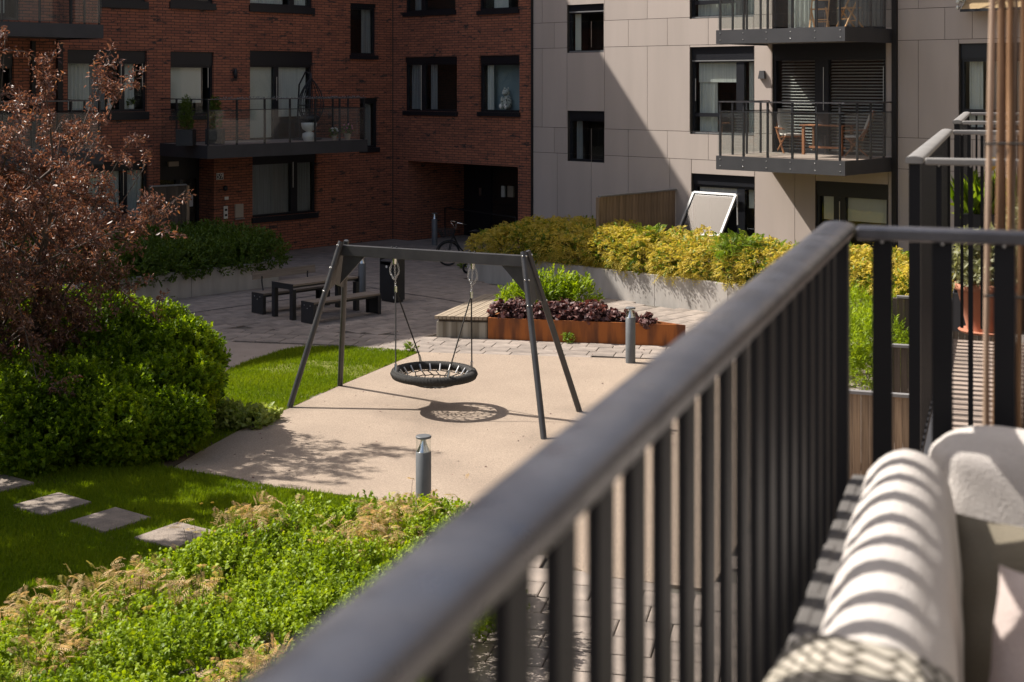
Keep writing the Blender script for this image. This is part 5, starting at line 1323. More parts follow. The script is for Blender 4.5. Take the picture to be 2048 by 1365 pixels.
# ================================================================== SOFA AND CUSHIONS
def soft_box(sx, sy, sz, e=0.07, n=30, wob=0.004, seed=0):
    """rounded, slightly uneven cushion of size sx,sy,sz about the origin (e = edge radius)"""
    b = MB(); rs = random.Random(seed); ph = [rs.uniform(0, 6) for _ in range(8)]; h = (sx / 2, sy / 2, sz / 2); idx = {}; v = []; fs = []
    nn = [max(8, int(q / max(sx, sy, sz) * n * 2)) for q in (sx, sy, sz)]
    def vert(p):
        k = tuple(round(c, 5) for c in p)
        if k in idx: return idx[k]
        inn = [max(-(h[i] - e), min(h[i] - e, p[i])) for i in range(3)]; d = Vector([p[i] - inn[i] for i in range(3)])
        if d.length > 1e-9: d.normalize()
        u = [p[i] / h[i] for i in range(3)]
        pf = 0.16 * min(h) * (1 - u[0] ** 4 * 0.9 if False else 1) * max(0, (1 - abs(u[0] * u[1] * u[2]))) * sum((1 - q * q) for q in u) / 2
        w_ = wob * (math.sin(17 * p[0] + ph[0] + 9 * p[1]) * math.sin(13 * p[1] + ph[1]) + math.sin(21 * p[1] + ph[2]) * math.sin(16 * p[2] + ph[3]) + 0.5 * math.sin(37 * p[0] + 31 * p[2] + 24 * p[1] + ph[4]) + 0.55 * math.sin(60 * p[2] + 14 * p[1] + ph[5] + 3 * math.sin(19 * p[0] + 7 * p[1])))
        q = Vector(inn) + d * (e + w_ + pf - 0.16 * min(h) * 0.6)
        idx[k] = len(v); v.append(tuple(q)); return idx[k]
    for a in range(3):
        b1, c1 = (a + 1) % 3, (a + 2) % 3
        for sg in (-1, 1):
            for i in range(nn[b1]):
                for j in range(nn[c1]):
                    q = []
                    for (di, dj) in ((0, 0), (1, 0), (1, 1), (0, 1)):
                        p = [0, 0, 0]; p[a] = sg * h[a]; p[b1] = -h[b1] + 2 * h[b1] * (i + di) / nn[b1]; p[c1] = -h[c1] + 2 * h[c1] * (j + dj) / nn[c1]; q.append(vert(p))
                    fs.append(tuple(q if sg > 0 else q[::-1]))
    return b.add(v, fs, True)
def pillow(sx, sy, sz, seed=0, n=26):
    b = MB(); rs = random.Random(seed); ph = [rs.uniform(0, 6) for _ in range(4)]; v = []; f = []
    for sg in (-1, 1):
        o_ = len(v)
        for i in range(n + 1):
            for j in range(n + 1):
                u, w_ = -1 + 2 * i / n, -1 + 2 * j / n
                t = (max(0, 1 - u ** 4) * max(0, 1 - w_ ** 4)) ** 0.55
                pin = 1 - 0.07 * (1 - abs(u * w_)) * (abs(u) ** 3 + abs(w_) ** 3) / 2 * 2
                wr = 0.010 * t * (math.sin(5 * u + 3 * w_ + ph[0]) + 0.6 * math.sin(11 * w_ - 6 * u + ph[1])) + 0.006 * (1 - t) * math.sin(17 * u + 13 * w_ + ph[2])
                v.append((u * sx / 2 * pin, sg * (sy / 2 * t) + wr, w_ * sz / 2 * pin))
        for i in range(n):
            for j in range(n):
                q = (o_ + i * (n + 1) + j, o_ + (i + 1) * (n + 1) + j, o_ + (i + 1) * (n + 1) + j + 1, o_ + i * (n + 1) + j + 1)
                f.append(q if sg < 0 else q[::-1])
    return b.add(v, f, True)
def own_pt(x, y, z): p = OWN.world(x, y); return (p[0], p[1], z)
sf = thing('corner_sofa', 'dark slatted sofa frame under the cushions at the lower right', 'sofa', own_pt(0, 0, DECK), OWN.ang)
MB().box(0.10, 2.0, 0.6, 2.86, 0.22, 0.28).build('seat_frame', 'sofa_slat', sf)
for x_, y_ in ((0.14, 0.7), (0.14, 2.8), (1.9, 2.8), (0.8, 0.7)): MB().box(x_ - .03, x_ + .03, y_ - .03, y_ + .03, 0.0, 0.22).build('leg', 'sofa_slat', sf)
for i in range(16):
    y_ = 0.75 + i * 0.13; MB().box(0.030, 0.050, y_, y_ + 0.10, 0.28, 0.735).build('back_slat', 'sofa_slat', sf, 0.004)
MB().box(0.032, 0.085, 0.72, 2.84, 0.70, 0.733).build('back_rail', 'sofa_slat', sf, 0.004)
MB().box(0.24, 1.9, 0.7, 2.6, 0.285, 0.41).build('seat_cushion', 'white_fabric', sf, 0.03)
def cushion(label, size, pos, rot, m, seed, e=0.07, name='cushion', wob=0.004, cat='cushion', seam=True, pil=False):
    o = (pillow(*size, seed=seed) if pil else soft_box(*size, e=e, seed=seed, wob=wob)).build(name, m, None, loc=own_pt(*pos))
    o.rotation_euler = (Matrix.Rotation(OWN.ang, 3, 'Z') @ Matrix.Rotation(rot[2], 3, 'Z') @ Matrix.Rotation(rot[1], 3, 'Y') @ Matrix.Rotation(rot[0], 3, 'X')).to_euler()
    if seam:
        a, c = (0, 2) if size[1] < size[0] else (1, 2); k = 1 if a == 0 else 0; hh = [q / 2 - 0.012 for q in size]; rr = 0.05
        pts = []
        for qx, qz, a0 in ((1, 1, 0), (-1, 1, 90), (-1, -1, 180), (1, -1, 270)):
            for s in range(6):
                an = R(a0 + 18 * s); p = [0, 0, 0]; p[a] = qx * (hh[a] - rr) + rr * math.cos(an); p[c] = qz * (hh[c] - rr) + rr * math.sin(an); p[k] = 0.0 + 0.004 * math.sin(s); pts.append(tuple(p))
        MB().tube(pts, 0.0055, 6, closed=True).build('piping', m, o)
    return tag(o, label, cat)
cushion('long white back cushion striped by railing shadows', (0.155, 1.75, 0.46), (0.172, 1.74, 4.155), (0, R(-3), R(1.0)), 'white_fabric', 3, e=0.080, seam=False, wob=0.0018)
cushion('white back cushion at the far end, half in sun', (0.85, 0.16, 0.47), (0.60, 2.70, 4.150), (R(-7), 0, 0), 'white_fabric', 5, e=0.065)
cushion('olive green square cushion leaning below the white one', (0.50, 0.17, 0.48), (0.44, 2.43, 4.06), (R(-24), 0, R(-10)), 'olive_fabric', 8, pil=True, seam=False)
cushion('pale pink cushion cut off by the right edge', (0.44, 0.15, 0.44), (0.475, 2.02, 4.11), (R(-14), R(6), R(-14)), 'pink_fabric', 9, pil=True, seam=False)
# knitted throw over the near end of the long cushion
m = bpy.data.materials.new('knit'); MATS['knit'] = m
t_, b_ = nodes(m); Lk_ = t_.links
tc_ = t_.nodes.new('ShaderNodeTexCoord'); mp_ = t_.nodes.new('ShaderNodeMapping'); mp_.inputs['Rotation'].default_value = (0, 0, R(38)); Lk_.new(tc_.outputs['UV'], mp_.inputs[0])
ck = t_.nodes.new('ShaderNodeTexBrick'); ck.inputs['Scale'].default_value = 1; ck.inputs['Brick Width'].default_value = 0.026; ck.inputs['Row Height'].default_value = 0.017; ck.inputs['Mortar Size'].default_value = 0.003; ck.inputs['Mortar Smooth'].default_value = 0.6
ck.inputs['Color1'].default_value = (0.44, 0.40, 0.34, 1); ck.inputs['Color2'].default_value = (0.36, 0.33, 0.27, 1); ck.inputs['Mortar'].default_value = (0.11, 0.095, 0.07, 1)
Lk_.new(mp_.outputs[0], ck.inputs['Vector']); Lk_.new(ck.outputs['Color'], b_.inputs['Base Color']); b_.inputs['Roughness'].default_value = 0.95
bp_ = t_.nodes.new('ShaderNodeBump'); bp_.invert = True; bp_.inputs['Distance'].default_value = 0.01; Lk_.new(ck.outputs['Fac'], bp_.inputs['Height']); Lk_.new(bp_.outputs[0], b_.inputs['Normal'])
th_me = MB(); v = []; f = []; NU, NV = 40, 26; uv = []
for i in range(NU + 1):
    u = i / NU; a = math.pi * (1.10 - 1.2 * u)
    for j in range(NV + 1):
        y_ = 0.95 + 0.62 * j / NV + 0.02 * math.sin(u * 7) + 0.035 * math.sin(u * 3 + 1)
        rx, rz = 0.118 + 0.006 * math.sin(j * 1.3 + u * 9), 0.15
        x_ = 0.172 + rx * math.copysign(abs(math.cos(a)) ** 0.6, math.cos(a)); z_ = 4.265 + rz * max(math.sin(a), 0) ** 0.7 - (0.30 * max(0, -math.sin(a)))
        ed = max(0, 1 - (NV - j) / 2.0); z_ += 0.010 * ed
        p = OWN.world(x_, y_); v.append((p[0], p[1], z_)); uv.append((u * 0.55, j / NV * 0.62))
for i in range(NU):
    for j in range(NV): f.append((i * (NV + 1) + j, i * (NV + 1) + j + 1, (i + 1) * (NV + 1) + j + 1, (i + 1) * (NV + 1) + j))
th_me.add(v, f, True)
th_o = th_me.build('knitted_throw', 'knit'); me = th_o.data; ul = me.uv_layers.new(name='UVMap')
for lp in me.loops: ul.data[lp.index].uv = uv[lp.vertex_index]
so = th_o.modifiers.new('thick', 'SOLIDIFY'); so.thickness = 0.010; so.offset = 1
tag(th_o, 'grey beige knitted throw over the near end of the white cushion', 'blanket')

# pots on the second and third balconies
p = G(1972, 664, DECK)
t = thing('terracotta_pot', 'large terracotta pot with a grey leaved plant on the second plank floor', 'flower pot', (p[0], p[1], DECK))
MB().lathe([(0.105, 0.0), (0.165, 0.25), (0.18, 0.25), (0.182, 0.285), (0.165, 0.285), (0.155, 0.26)], (0, 0), 28).build('pot', 'terracotta', t)
MB().lathe([(0.15, 0.0), (0.16, 0.012)], (0, 0), 24).build('saucer', 'terracotta', t)
MB().lathe([(0.154, 0.24), (0.001, 0.25)], (0, 0), 20).build('soil_fill', 'soil', t)
shrub_mesh('foliage', [(0, 0, 0.36, 0.20, 0.20, 0.17), (-0.08, 0.05, 0.45, 0.12, 0.12, 0.14), (0.1, 0, 0.47, 0.14, 0.12, 0.14)], 260, 6, 0.07, 0.045, 0.024, 'leaf_silver', t, 0.5, 0.27)
p = G(2090, 655, DECK)
t = thing('terracotta_pot', 'terracotta pot half hidden behind the bamboo canes', 'flower pot', (p[0], p[1], DECK))
MB().lathe([(0.11, 0.0), (0.17, 0.28), (0.185, 0.28), (0.187, 0.315), (0.17, 0.315), (0.16, 0.29)], (0, 0), 28).build('pot', 'terracotta', t)
shrub_mesh('foliage', [(0, 0, 0.5, 0.25, 0.22, 0.3)], 300, 6, 0.07, 0.05, 0.024, 'leaf_silver', t, 0.4, 0.3)
pz_ = 4.02; p = (3.50, 10.45)
t = thing('plant_trough', 'black trough of green strappy plants with a yellow tulip on the third balcony', 'planter', (p[0], p[1], pz_), OWN.ang)
MB().box(-0.14, 0.36, -0.09, 0.09, -0.12, 0.0).build('trough', 'black_metal', t)
MB().box(-0.13, 0.35, -0.08, 0.08, -0.5, -0.12).build('stand', 'baluster', t)
n = 420
P = np.stack([rng.uniform(-0.13, 0.35, n), rng.uniform(-0.08, 0.08, n), np.full(n, -0.01)], 1); D = nrm(np.array([0, 0, 1.0]) + rng.normal(size=(n, 3)) * 0.33)
V, T, o_ = leaf_geo(P, D, rdir(n), rng.uniform(0.15, 0.36, n), np.full(n, 0.014), droop=0.25); np_mesh('leaves', V, T, 'leaf_bush', rng.random(n)[o_], t)
for dx in (0.06,):
    MB().tube([(dx, 0, 0.0), (dx + 0.01, 0, 0.33)], 0.004, 5).build('stem', 'leaf_bush', t)
    b = MB(); b.lathe([(0.012, 0.32), (0.042, 0.35), (0.045, 0.39), (0.030, 0.42)], (dx + 0.01, 0), 10); b.build('flower', 'yellow_petal', t)

# ================================================================== PLANTING
def fr_ell(fr, x, y, z, rx, ry, rz):
    p = fr.world(x, y); m_ = (rx + ry) / 2; return (p[0], p[1], z, m_, m_, rz)
def tangle(parent, ells, m='twig', n=60, r=0.006):
    b = MB()
    for i in range(n):
        e = random.choice(ells); a = random.uniform(0, 6.28); k = random.uniform(0.3, 0.85)
        b.tube([(e[0] + random.uniform(-.1, .1), e[1] + random.uniform(-.1, .1), max(0.0, e[2] - e[5])), (e[0] + e[3] * k * .5 * math.cos(a), e[1] + e[4] * k * .5 * math.sin(a), e[2]), (e[0] + e[3] * k * math.cos(a), e[1] + e[4] * k * math.sin(a), e[2] + e[5] * 0.5)], [r * 1.6, r, r * 0.5], 5)
    b.build('stems', m, parent)

# dark hedge in the left bed
E = []
x = -13.5
while x < PL['x1'] + 0.05:
    for y, z, rz, rr in ((PL['y'] + 0.35, 0.72, 0.50, 0.62), (PL['y'] + 1.3, 0.85, 0.52, 0.75), (PL['y'] + 2.3, 0.85, 0.50, 0.75), (PL['y'] + 3.3, 0.80, 0.48, 0.7)):
        E.append(fr_ell(FL, x + random.uniform(-.2, .2), y + random.uniform(-.1, .1), z + random.uniform(-.06, .08), rr, rr, rz))
    x += 0.75
hd = thing('hedge', 'dense dark green hedge in the shaded concrete bed below the brick facade', 'hedge', (E[0][0], E[0][1], 0.5))
def rel(E, o): return [(e[0] - o.location.x, e[1] - o.location.y, e[2] - o.location.z, *e[3:]) for e in E]
er = rel(E, hd); shrub_mesh('foliage', er, 11500, 7, 0.16, 0.085, 0.034, 'leaf_dark', hd, 0.62, -0.08, up=0.7); tangle(hd, er, n=50)

# yellow hedge in the right bed
E = []
x = PR['x0'] + 0.35
while x < 21.5:
    left = x < xw - 0.1
    rows = [(PR['y'] + 0.36, 0.99, 0.38, 0.48), (PR['y'] + 0.95, 1.0, 0.50, 0.68), (PR['y'] + 1.75, 1.0, 0.45, 0.6)]
    if left: rows += [(PR['y'] + 2.6, 0.95, 0.45, 0.62), (PR['y'] + 3.5, 0.95, 0.42, 0.6)]
    endf = min(1.0, 0.55 + (x - PR['x0']) * 0.35)
    for y, z, rz, rr in rows:
        E.append(fr_ell(FR, x + random.uniform(-.2, .2), y + random.uniform(-.08, .08), 0.6 + (z - 0.6 + random.uniform(-.06, .08)) * endf - 0.06, rr, rr, rz))
    x += 0.62
hy = thing('hedge', 'long golden yellow feathery hedge spilling over the concrete wall', 'hedge', (E[0][0], E[0][1], 0.55))
er = rel(E, hy)
er2 = [e for e in er]
for e in er:
    for k in range(6):
        d = Vector(rdir(1)[0]); d.z = abs(d.z); er2.append((e[0] + d.x * e[3] * .85, e[1] + d.y * e[4] * .85, e[2] + d.z * e[5] * .85, *(random.uniform(.13, .22),) * 3))
P, N = lump_points(er2, 28000, 0.80, 0.02, 1.5)
D = nrm(N * 0.8 + np.array([0, 0, 0.25]) + rdir(len(P)) * 0.7)
V, T, own_ = fronds(P, D, rng.uniform(0.10, 0.18, len(P)), 4, 0.14, 0.42, 0.45)
hue = np.clip(0.55 + 0.25 * rng.normal(size=len(P)) * 0.8 + 0.2 * np.sin(P[:, 0] * 1.3) * np.sin(P[:, 1] * 1.7), 0, 1)
np_mesh('foliage', V, T, 'leaf_yellow', np.clip(hue[own_] + rng.uniform(-.1, .1, len(own_)), 0, 1), hy)
shrub_mesh('inner_foliage', er, 4500, 6, 0.16, 0.09, 0.04, 'leaf_fern', hy, 0.6, -0.05); tangle(hy, er, n=60)
# greener shoots standing in the yellow hedge
for (px_, py_, z_, lab) in ((1478, 500, 1.35, 'bright green ferny shoots rising from the yellow hedge below the open window'), (1300, 478, 1.35, 'small green ferny clump in the yellow hedge right of the board fence')):
    p = G(px_, py_, z_); t = thing('fern_shrub', lab, 'shrub', (p[0], p[1], 0.6))
    n = 240 if px_ > 1400 else 90; s = 0.5 if px_ > 1400 else 0.28
    P = np.stack([rng.normal(0, s * 0.55, n), rng.normal(0, s * 0.5, n), rng.uniform(0.5, 1.0, n)], 1); D = nrm(np.array([0, 0, 0.7]) + rdir(n) * 0.8)
    V, T, ow = fronds(P, D, rng.uniform(0.22, 0.38, n), 9, 0.07, 0.28, 0.4); np_mesh('foliage', V, T, 'leaf_fern', rng.random(n)[ow], t)
    b = MB()
    for i in range(14): b.tube([(P[i, 0] * .3, P[i, 1] * .3, 0), tuple(P[i])], 0.006, 5)
    b.build('stems', 'twig', t)

# green shrub behind the railing posts, between the terrace fences
E = []
for i in range(16):
    u = random.random(); a = Vector(G(1640, 800)).lerp(Vector(G(1720, 640)), u); E.append((a.x + random.uniform(-0.2, 1.3), a.y + random.uniform(-.4, .4), random.uniform(0.4, 0.75), 0.6, 0.6, 0.5))
t = thing('shrub', 'pale green willow leaved shrub seen between the railing posts', 'shrub', (E[0][0], E[0][1], 0)); er = rel(E, t)
shrub_mesh('foliage', er, 3600, 8, 0.16, 0.075, 0.018, 'leaf_lime', t, 0.6, 0.0, up=0.8); tangle(t, er, n=30)

def lumpy(er, k, r0, r1, f=0.85, zmin=-9):
    out = list(er)
    for e in er:
        for i in range(k):
            d = Vector(rdir(1)[0]); d.z = d.z * 0.6 + 0.35; d.normalize(); r_ = random.uniform(r0, r1)
            out.append((e[0] + d.x * e[3] * f, e[1] + d.y * e[4] * f, max(e[2] + d.z * e[5] * f, r_ * 0.7), r_, r_, r_ * 0.75))
    for e in er:
        for i in range(k):
            d = Vector(rdir(1)[0]); d.z = abs(d.z) * 0.8 + 0.1; d.normalize(); r_ = random.uniform(r0 * .3, r0 * .55)
            out.append((e[0] + d.x * e[3] * 0.99, e[1] + d.y * e[4] * 0.99, max(e[2] + d.z * e[5] * 0.99, r_), r_, r_, r_ * 1.2))
    return out
# big round shrubs on the left
E1 = [(-6.3, 20.9, .80, 1.25, 1.1, 0.98), (-5.4, 20.5, .72, 1.0, 1.0, 0.95), (-4.85, 20.05, .66, .62, .75, .82), (-7.5, 21.0, .9, 1.3, 1.1, 1.05), (-5.7, 19.9, .75, .9, .8, .95), (-4.62, 19.5, .5, .42, .5, .6), (-4.95, 19.3, .5, .5, .5, .65)]
t = thing('round_shrub', 'large rounded bright green shrub under the red tree, sunlit on top', 'shrub', (-5.6, 20.2, 0)); er = rel(E1, t)
shrub_mesh('foliage', lumpy(er, 12, .22, .40, 0.82), 13500, 9, 0.15, 0.066, 0.042, 'leaf_bush', t, 0.72, 0.0, up=0.9, patch=0.5); tangle(t, er, n=60)
E2 = [(-6.9, 19.1, .55, 1.15, .9, .72), (-5.75, 18.7, .5, .95, .8, .68), (-5.1, 18.55, .38, .62, .6, .52), (-7.9, 19.0, .6, 1.1, .9, .8), (-6.4, 18.2, .4, .8, .6, .58), (-4.72, 18.75, .35, .42, .45, .48)]
t = thing('round_shrub', 'lower dark green shrub in front, shaded by the red tree', 'shrub', (-6.2, 18.7, 0)); er = rel(E2, t)
shrub_mesh('foliage', lumpy(er, 12, .20, .36, 0.82), 12000, 9, 0.15, 0.062, 0.040, 'leaf_bush', t, 0.72, 0.0, up=0.9, patch=0.5); tangle(t, er, n=50)
# low pale plant at the corner of the playground
c = G(482, 850); t = thing('low_plant', 'low pale green leafy plant at the grass corner beside the shrubs', 'plant', (c[0], c[1], 0))
shrub_mesh('foliage', [(0, 0, 0.06, 0.42, 0.34, 0.14), (-0.3, 0.1, 0.1, 0.3, 0.3, 0.18), (0.25, 0.28, 0.05, 0.25, 0.2, 0.12)], 520, 6, 0.08, 0.085, 0.06, 'leaf_pale', t, 0.5, 0.0)

# foreground hedge
poly = [(-5.6, 8.9), (-4.2, 10.2), (-3.55, 10.9), (-3.15, 11.75), (-2.62, 12.6), (-1.95, 13.35), (-1.45, 13.6), (-0.6, 13.55), (-0.25, 13.1), (-0.8, 11.2), (-1.9, 8.6), (-3.2, 7.0), (-5.2, 7.2)]
E = []
tries = 0
while len(E) < 74 and tries < 4000:
    tries += 1
    x, y = random.uniform(-5.6, 0.3), random.uniform(7, 13.7)
    if not inpoly(x, y, poly): continue
    if any((x - e[0]) ** 2 + (y - e[1]) ** 2 < 0.36 ** 2 for e in E): continue
    r_ = random.uniform(0.40, 0.55); E.append((x, y, 0.42 + random.uniform(-.05, .12), r_, r_, random.uniform(0.42, 0.55)))
for (a_, b_) in ((440, 1066), (500, 1045), (560, 1026), (610, 1012), (90, 1215), (30, 1235)):
    q = G(a_, b_, 0.9); E.append((q[0] + 0.12, q[1] - 0.2, 0.42, 0.42, 0.42, 0.48))
t = thing('hedge', 'bright lime green leafy hedge in the lower left foreground', 'hedge', (-2.5, 11.0, 0)); er = rel(E, t)
shrub_mesh('foliage', lumpy(er, 5, .14, .24, 0.85), 25000, 8, 0.10, 0.038, 0.026, 'leaf_lime', t, 0.78, 0.1, rich=True, up=0.8); tangle(t, er, n=120)
# feathery tan shoots growing through it
spots = ((90, 1205, .55, 200, 'leftmost broad clump of feathery tan shoots at the lower left edge'), (110, 1290, .40, 70, 'low tan feathery shoots inside the green hedge near the bottom left'), (270, 1150, .30, 70, 'feathery tan clump at the back edge of the hedge below the stones'),
         (390, 1165, .34, 40, 'thin scattered tan fronds in the middle of the lime hedge'), (500, 1030, .42, 120, 'feathery tan strip next to the last stepping stone'), (770, 1035, .55, 230, 'broad feathery tan patch in front of the near bollard lamp'),
         (500, 1335, .36, 110, 'pale feathery shoots at the bottom beside the handrail'))
for (px_, py_, s, n, lab) in spots:
    n = int(n * 1.35); zc = 0.98; p = G(px_, py_, zc); t = thing('feathery_shrub', lab, 'shrub', (p[0], p[1], 0.0), 0, 'feathery tan shrubs in the foreground hedge')
    along = Vector((0.62, 0.78))
    u, w_ = rng.normal(0, s * 0.62, n), rng.normal(0, s * 0.30, n)
    P = np.stack([u * along.x - w_ * along.y, u * along.y + w_ * along.x, zc - 0.06 + rng.uniform(-0.14, 0.13, n)], 1); D = nrm(np.array([0, 0, 0.45]) + rdir(n) * 0.9)
    V, T, ow = fronds(P, D, rng.uniform(0.09, 0.17, n), 8, 0.045, 0.38, 0.38); np_mesh('foliage', V, T, 'leaf_tan', np.clip(rng.normal(0.55, 0.25, n), 0, 1)[ow], t)
    b = MB()
    for i in range(min(n, 40)): b.tube([(P[i, 0] * .92, P[i, 1] * .92, 0.72), tuple(P[i])], 0.002, 4)
    b.build('stems', 'twig', t)

# plants in the rusty planter
def wpt(u, s): p = f1 + fd * u + sdv * s; return p
p = wpt(0.75, 1.15); t = thing('planter_shrub', 'yellow green leafy bush in the rusty planter', 'shrub', (p.x, p.y, 0.3))
E = [(-0.25, 0.05, .42, .45, .42, .36), (0.25, 0.1, .48, .45, .42, .40), (0.7, -0.05, .40, .40, .40, .36), (0.0, -0.2, .3, .4, .35, .3), (-0.6, 0.05, .3, .3, .3, .26)]
shrub_mesh('foliage', E, 900, 8, 0.16, 0.085, 0.035, 'leaf_lime', t, 0.45, 0.0, up=1.2); tangle(t, E, n=30)
hs_ = [(0.22, 0.25), (0.40, 0.75), (0.62, 0.28), (0.98, 0.30), (1.32, 0.32), (1.30, 0.75), (1.68, 0.30), (1.95, 0.55), (2.02, 0.25), (2.38, 0.30), (2.72, 0.22), (3.08, 0.12)]
names_ = ('first', 'second', 'third', 'fourth', 'fifth', 'sixth', 'seventh', 'eighth', 'ninth', 'tenth', 'eleventh', 'last')
for i, (u, s_) in enumerate(sorted(hs_)):
    p = wpt(u, s_); t = thing('heuchera_plant', 'dark purple leaved plant, %s from the left in the rusty planter' % names_[i], 'plant', (p.x, p.y, pz - 0.06), 0, 'purple leaved plants in the rusty planter')
    k = 0.24 if i < 9 else 0.17 - 0.02 * (i - 9)
    P, N = lump_points([(0, 0, k * 0.55, k, k, k * 0.8)], 130 if i < 9 else 60, 0.5, 0.0)
    V, T, o_, ow = sprig_leaves(P, N, 3, 0.05, 0.085, 0.085, up=0.6, rich=True); np_mesh('foliage', V, T, 'leaf_heuchera', rng.random(len(ow))[o_], t)

# ================================================================== TREES
def tree(name, label, base, trunk_h, crown, nlimb, ntwig, nleaf, L, W, m, seed, r0=0.07, group=None):
    rs = random.Random(seed); t = thing(name, label, 'tree', (*base, 0), 0, group)
    cx, cy, cz, rx, ry, rz = crown
    tb = MB(); LP = []; LD = []
    stems = 3
    tops = []
    for s in range(stems):
        a = 6.28 * s / stems + rs.uniform(-.4, .4)
        pts = [(0.06 * math.cos(a), 0.06 * math.sin(a), -0.05), (0.18 * math.cos(a), 0.18 * math.sin(a), trunk_h * 0.5), (cx * .5 + rx * .22 * math.cos(a), cy * .5 + ry * .22 * math.sin(a), trunk_h), (cx + rx * .35 * math.cos(a), cy + ry * .35 * math.sin(a), cz + rz * rs.uniform(.35, .75))]
        tops.append([Vector(p) for p in pts]); tb.tube(pts, [r0, r0 * .85, r0 * .6, r0 * .15], 8)
    for i in range(nlimb):
        st_ = tops[i % stems]; u = rs.uniform(0.15, 1.0); k = 1 + (u > 0.5); uu = (u * 2) % 1 if u < 1 else 1
        s0 = st_[k].lerp(st_[k + 1], uu) if k + 1 < 4 else st_[3]
        d = Vector(rdir(1)[0]); d.z = d.z * 0.9 + 0.05; d.normalize()
        k_ = rs.choice((0.62, 0.8, 0.9, 1.0, 1.12, 1.28)); e = Vector((cx + d.x * rx * k_, cy + d.y * ry * k_, max(0.5, cz + d.z * rz * k_))); mid = s0.lerp(e, 0.5) + Vector((0, 0, rs.uniform(0.05, 0.35) * rz * 0.5))
        path = [s0.lerp(mid, q / 4).lerp(mid.lerp(e, q / 4), q / 4) for q in range(5)]
        tb.tube(path, [r0 * .32, r0 * .26, r0 * .2, r0 * .13, r0 * .06], 6)
        for j in range(ntwig):
            q = rs.uniform(0.25, 1.0) ** 0.7; seg = min(int(q * 4), 3); p0 = path[seg].lerp(path[seg + 1], q * 4 - seg) if q < 1 else path[4]
            dd = ((e - s0).normalized() * 0.6 + Vector(rdir(1)[0]) * 0.9 + Vector((0, 0, 0.15))).normalized(); ln = rs.uniform(0.25, 0.75) * (0.5 + 0.3 * rx / 2)
            p1 = p0 + dd * ln * .5 + Vector((0, 0, 0.03)); p2 = p0 + dd * ln - Vector((0, 0, 0.05))
            tb.tube([p0, p1, p2], [r0 * .09, r0 * .06, r0 * .025], 4, caps=False)
            kk = nleaf; uu = rng.random(kk) ** 0.8
            pp = np.where(uu[:, None] < .5, np.array(p0) + (np.array(p1) - np.array(p0)) * uu[:, None] * 2, np.array(p1) + (np.array(p2) - np.array(p1)) * (uu[:, None] * 2 - 1))
            LP.append(pp + rng.normal(size=(kk, 3)) * 0.035); LD.append(np.array(dd) * 0.5 + rdir(kk) * 0.9 - np.array([0, 0, 0.25]))
    tb.build('trunk', 'bark', t)
    P, D = np.concatenate(LP), np.concatenate(LD); n = len(P); s = rng.uniform(0.6, 1.3, n)
    V, T, o_ = leaf_geo(P, D, nrm(rdir(n) + np.array([0, 0, 0.5])), L * s, W * s, fold=0.25, droop=0.2)
    np_mesh('crown', V, T, m, np.clip(rng.beta(1.6, 1.8, n), 0, 1)[o_], t)
    print(name, n); return t
rng = np.random.default_rng(21); random.seed(21)
pt = tree('red_leaf_tree', 'copper red leaved small tree at the left edge in front of the brick facade', (-7.35, 19.6), 1.2, (0.28, 0.0, 2.75, 2.1, 1.8, 2.3), 74, 13, 52, 0.070, 0.026, 'leaf_purple', 5)
# neighbouring trees just left of the frame: they shade the lawn
c = tree('leafy_tree', 'leafy tree just outside the left edge that dapples the lawn with shade', (-9.2, 16.7), 2.4, (0, 0, 4.9, 2.2, 2.3, 1.9), 30, 15, 60, 0.12, 0.07, 'leaf_bush', 9, 0.1, 'trees left of the picture')
d = copy_tree(c); d.location = (-9.4, 14.6, 0); d.rotation_euler = (0, 0, 2.1); d['label'] = 'second leafy tree left of the frame, nearer to our balcony'

# ================================================================== GRASS
STONES = [o for o in bpy.data.objects if o.name.startswith('stepping_stone')]
def grass(name, label, poly, n, h, pxr, bare=None):
    A = np.array(poly); P = []
    got = 0
    while got < n:
        q = rng.uniform(A.min(0), A.max(0), (n * 2, 2)); k = inpoly_np(q[:, 0], q[:, 1], poly); px = CX + FPX * q[:, 0] / q[:, 1]
        k &= (px > pxr[0]) & (px < pxr[1])
        if bare is not None:
            for (bx_, by_, br_, bq_) in bare: k &= ~((((q[:, 0] - bx_) / br_) ** 2 + ((q[:, 1] - by_) / bq_) ** 2 + 0.5 * np.sin(q[:, 0] * 9) * np.sin(q[:, 1] * 7 + 1) < 0.8) & (rng.random(len(q)) < 0.72))
        for so_ in STONES:
            ca, sa = math.cos(so_.rotation_euler.z), math.sin(so_.rotation_euler.z); dx, dy = q[:, 0] - so_.location.x, q[:, 1] - so_.location.y
            k &= ~((np.abs(dx * ca + dy * sa) < 0.325) & (np.abs(-dx * sa + dy * ca) < 0.325))
        q = q[k]; P.append(q); got += len(q)
    q = np.concatenate(P)[:n]; P3 = np.column_stack([q, np.full(n, -0.012)])
    cl = 0.5 + 0.5 * np.sin(q[:, 0] * 2.1 + 1.3 * np.sin(q[:, 1] * 1.7)) * np.sin(q[:, 1] * 2.6)
    L_ = h * (0.6 + 0.8 * rng.random(n)) * (0.75 + 0.5 * cl); D = nrm(np.array([0, 0, 1.0]) + rng.normal(size=(n, 3)) * 0.45); S = nrm(np.cross(D, rdir(n))) * (0.0065 + 0.004 * rng.random((n, 1)))
    V = np.stack([P3 - S, P3 + S, P3 + D * L_[:, None]], 1).reshape(-1, 3); T = np.arange(3 * n).reshape(-1, 3)
    o = np_mesh(name, V, T, 'grass', np.clip(0.25 + 0.4 * cl + 0.5 * (rng.random(n) - .4), 0, 1)); tag(o, label, 'grass', None, 'stuff')
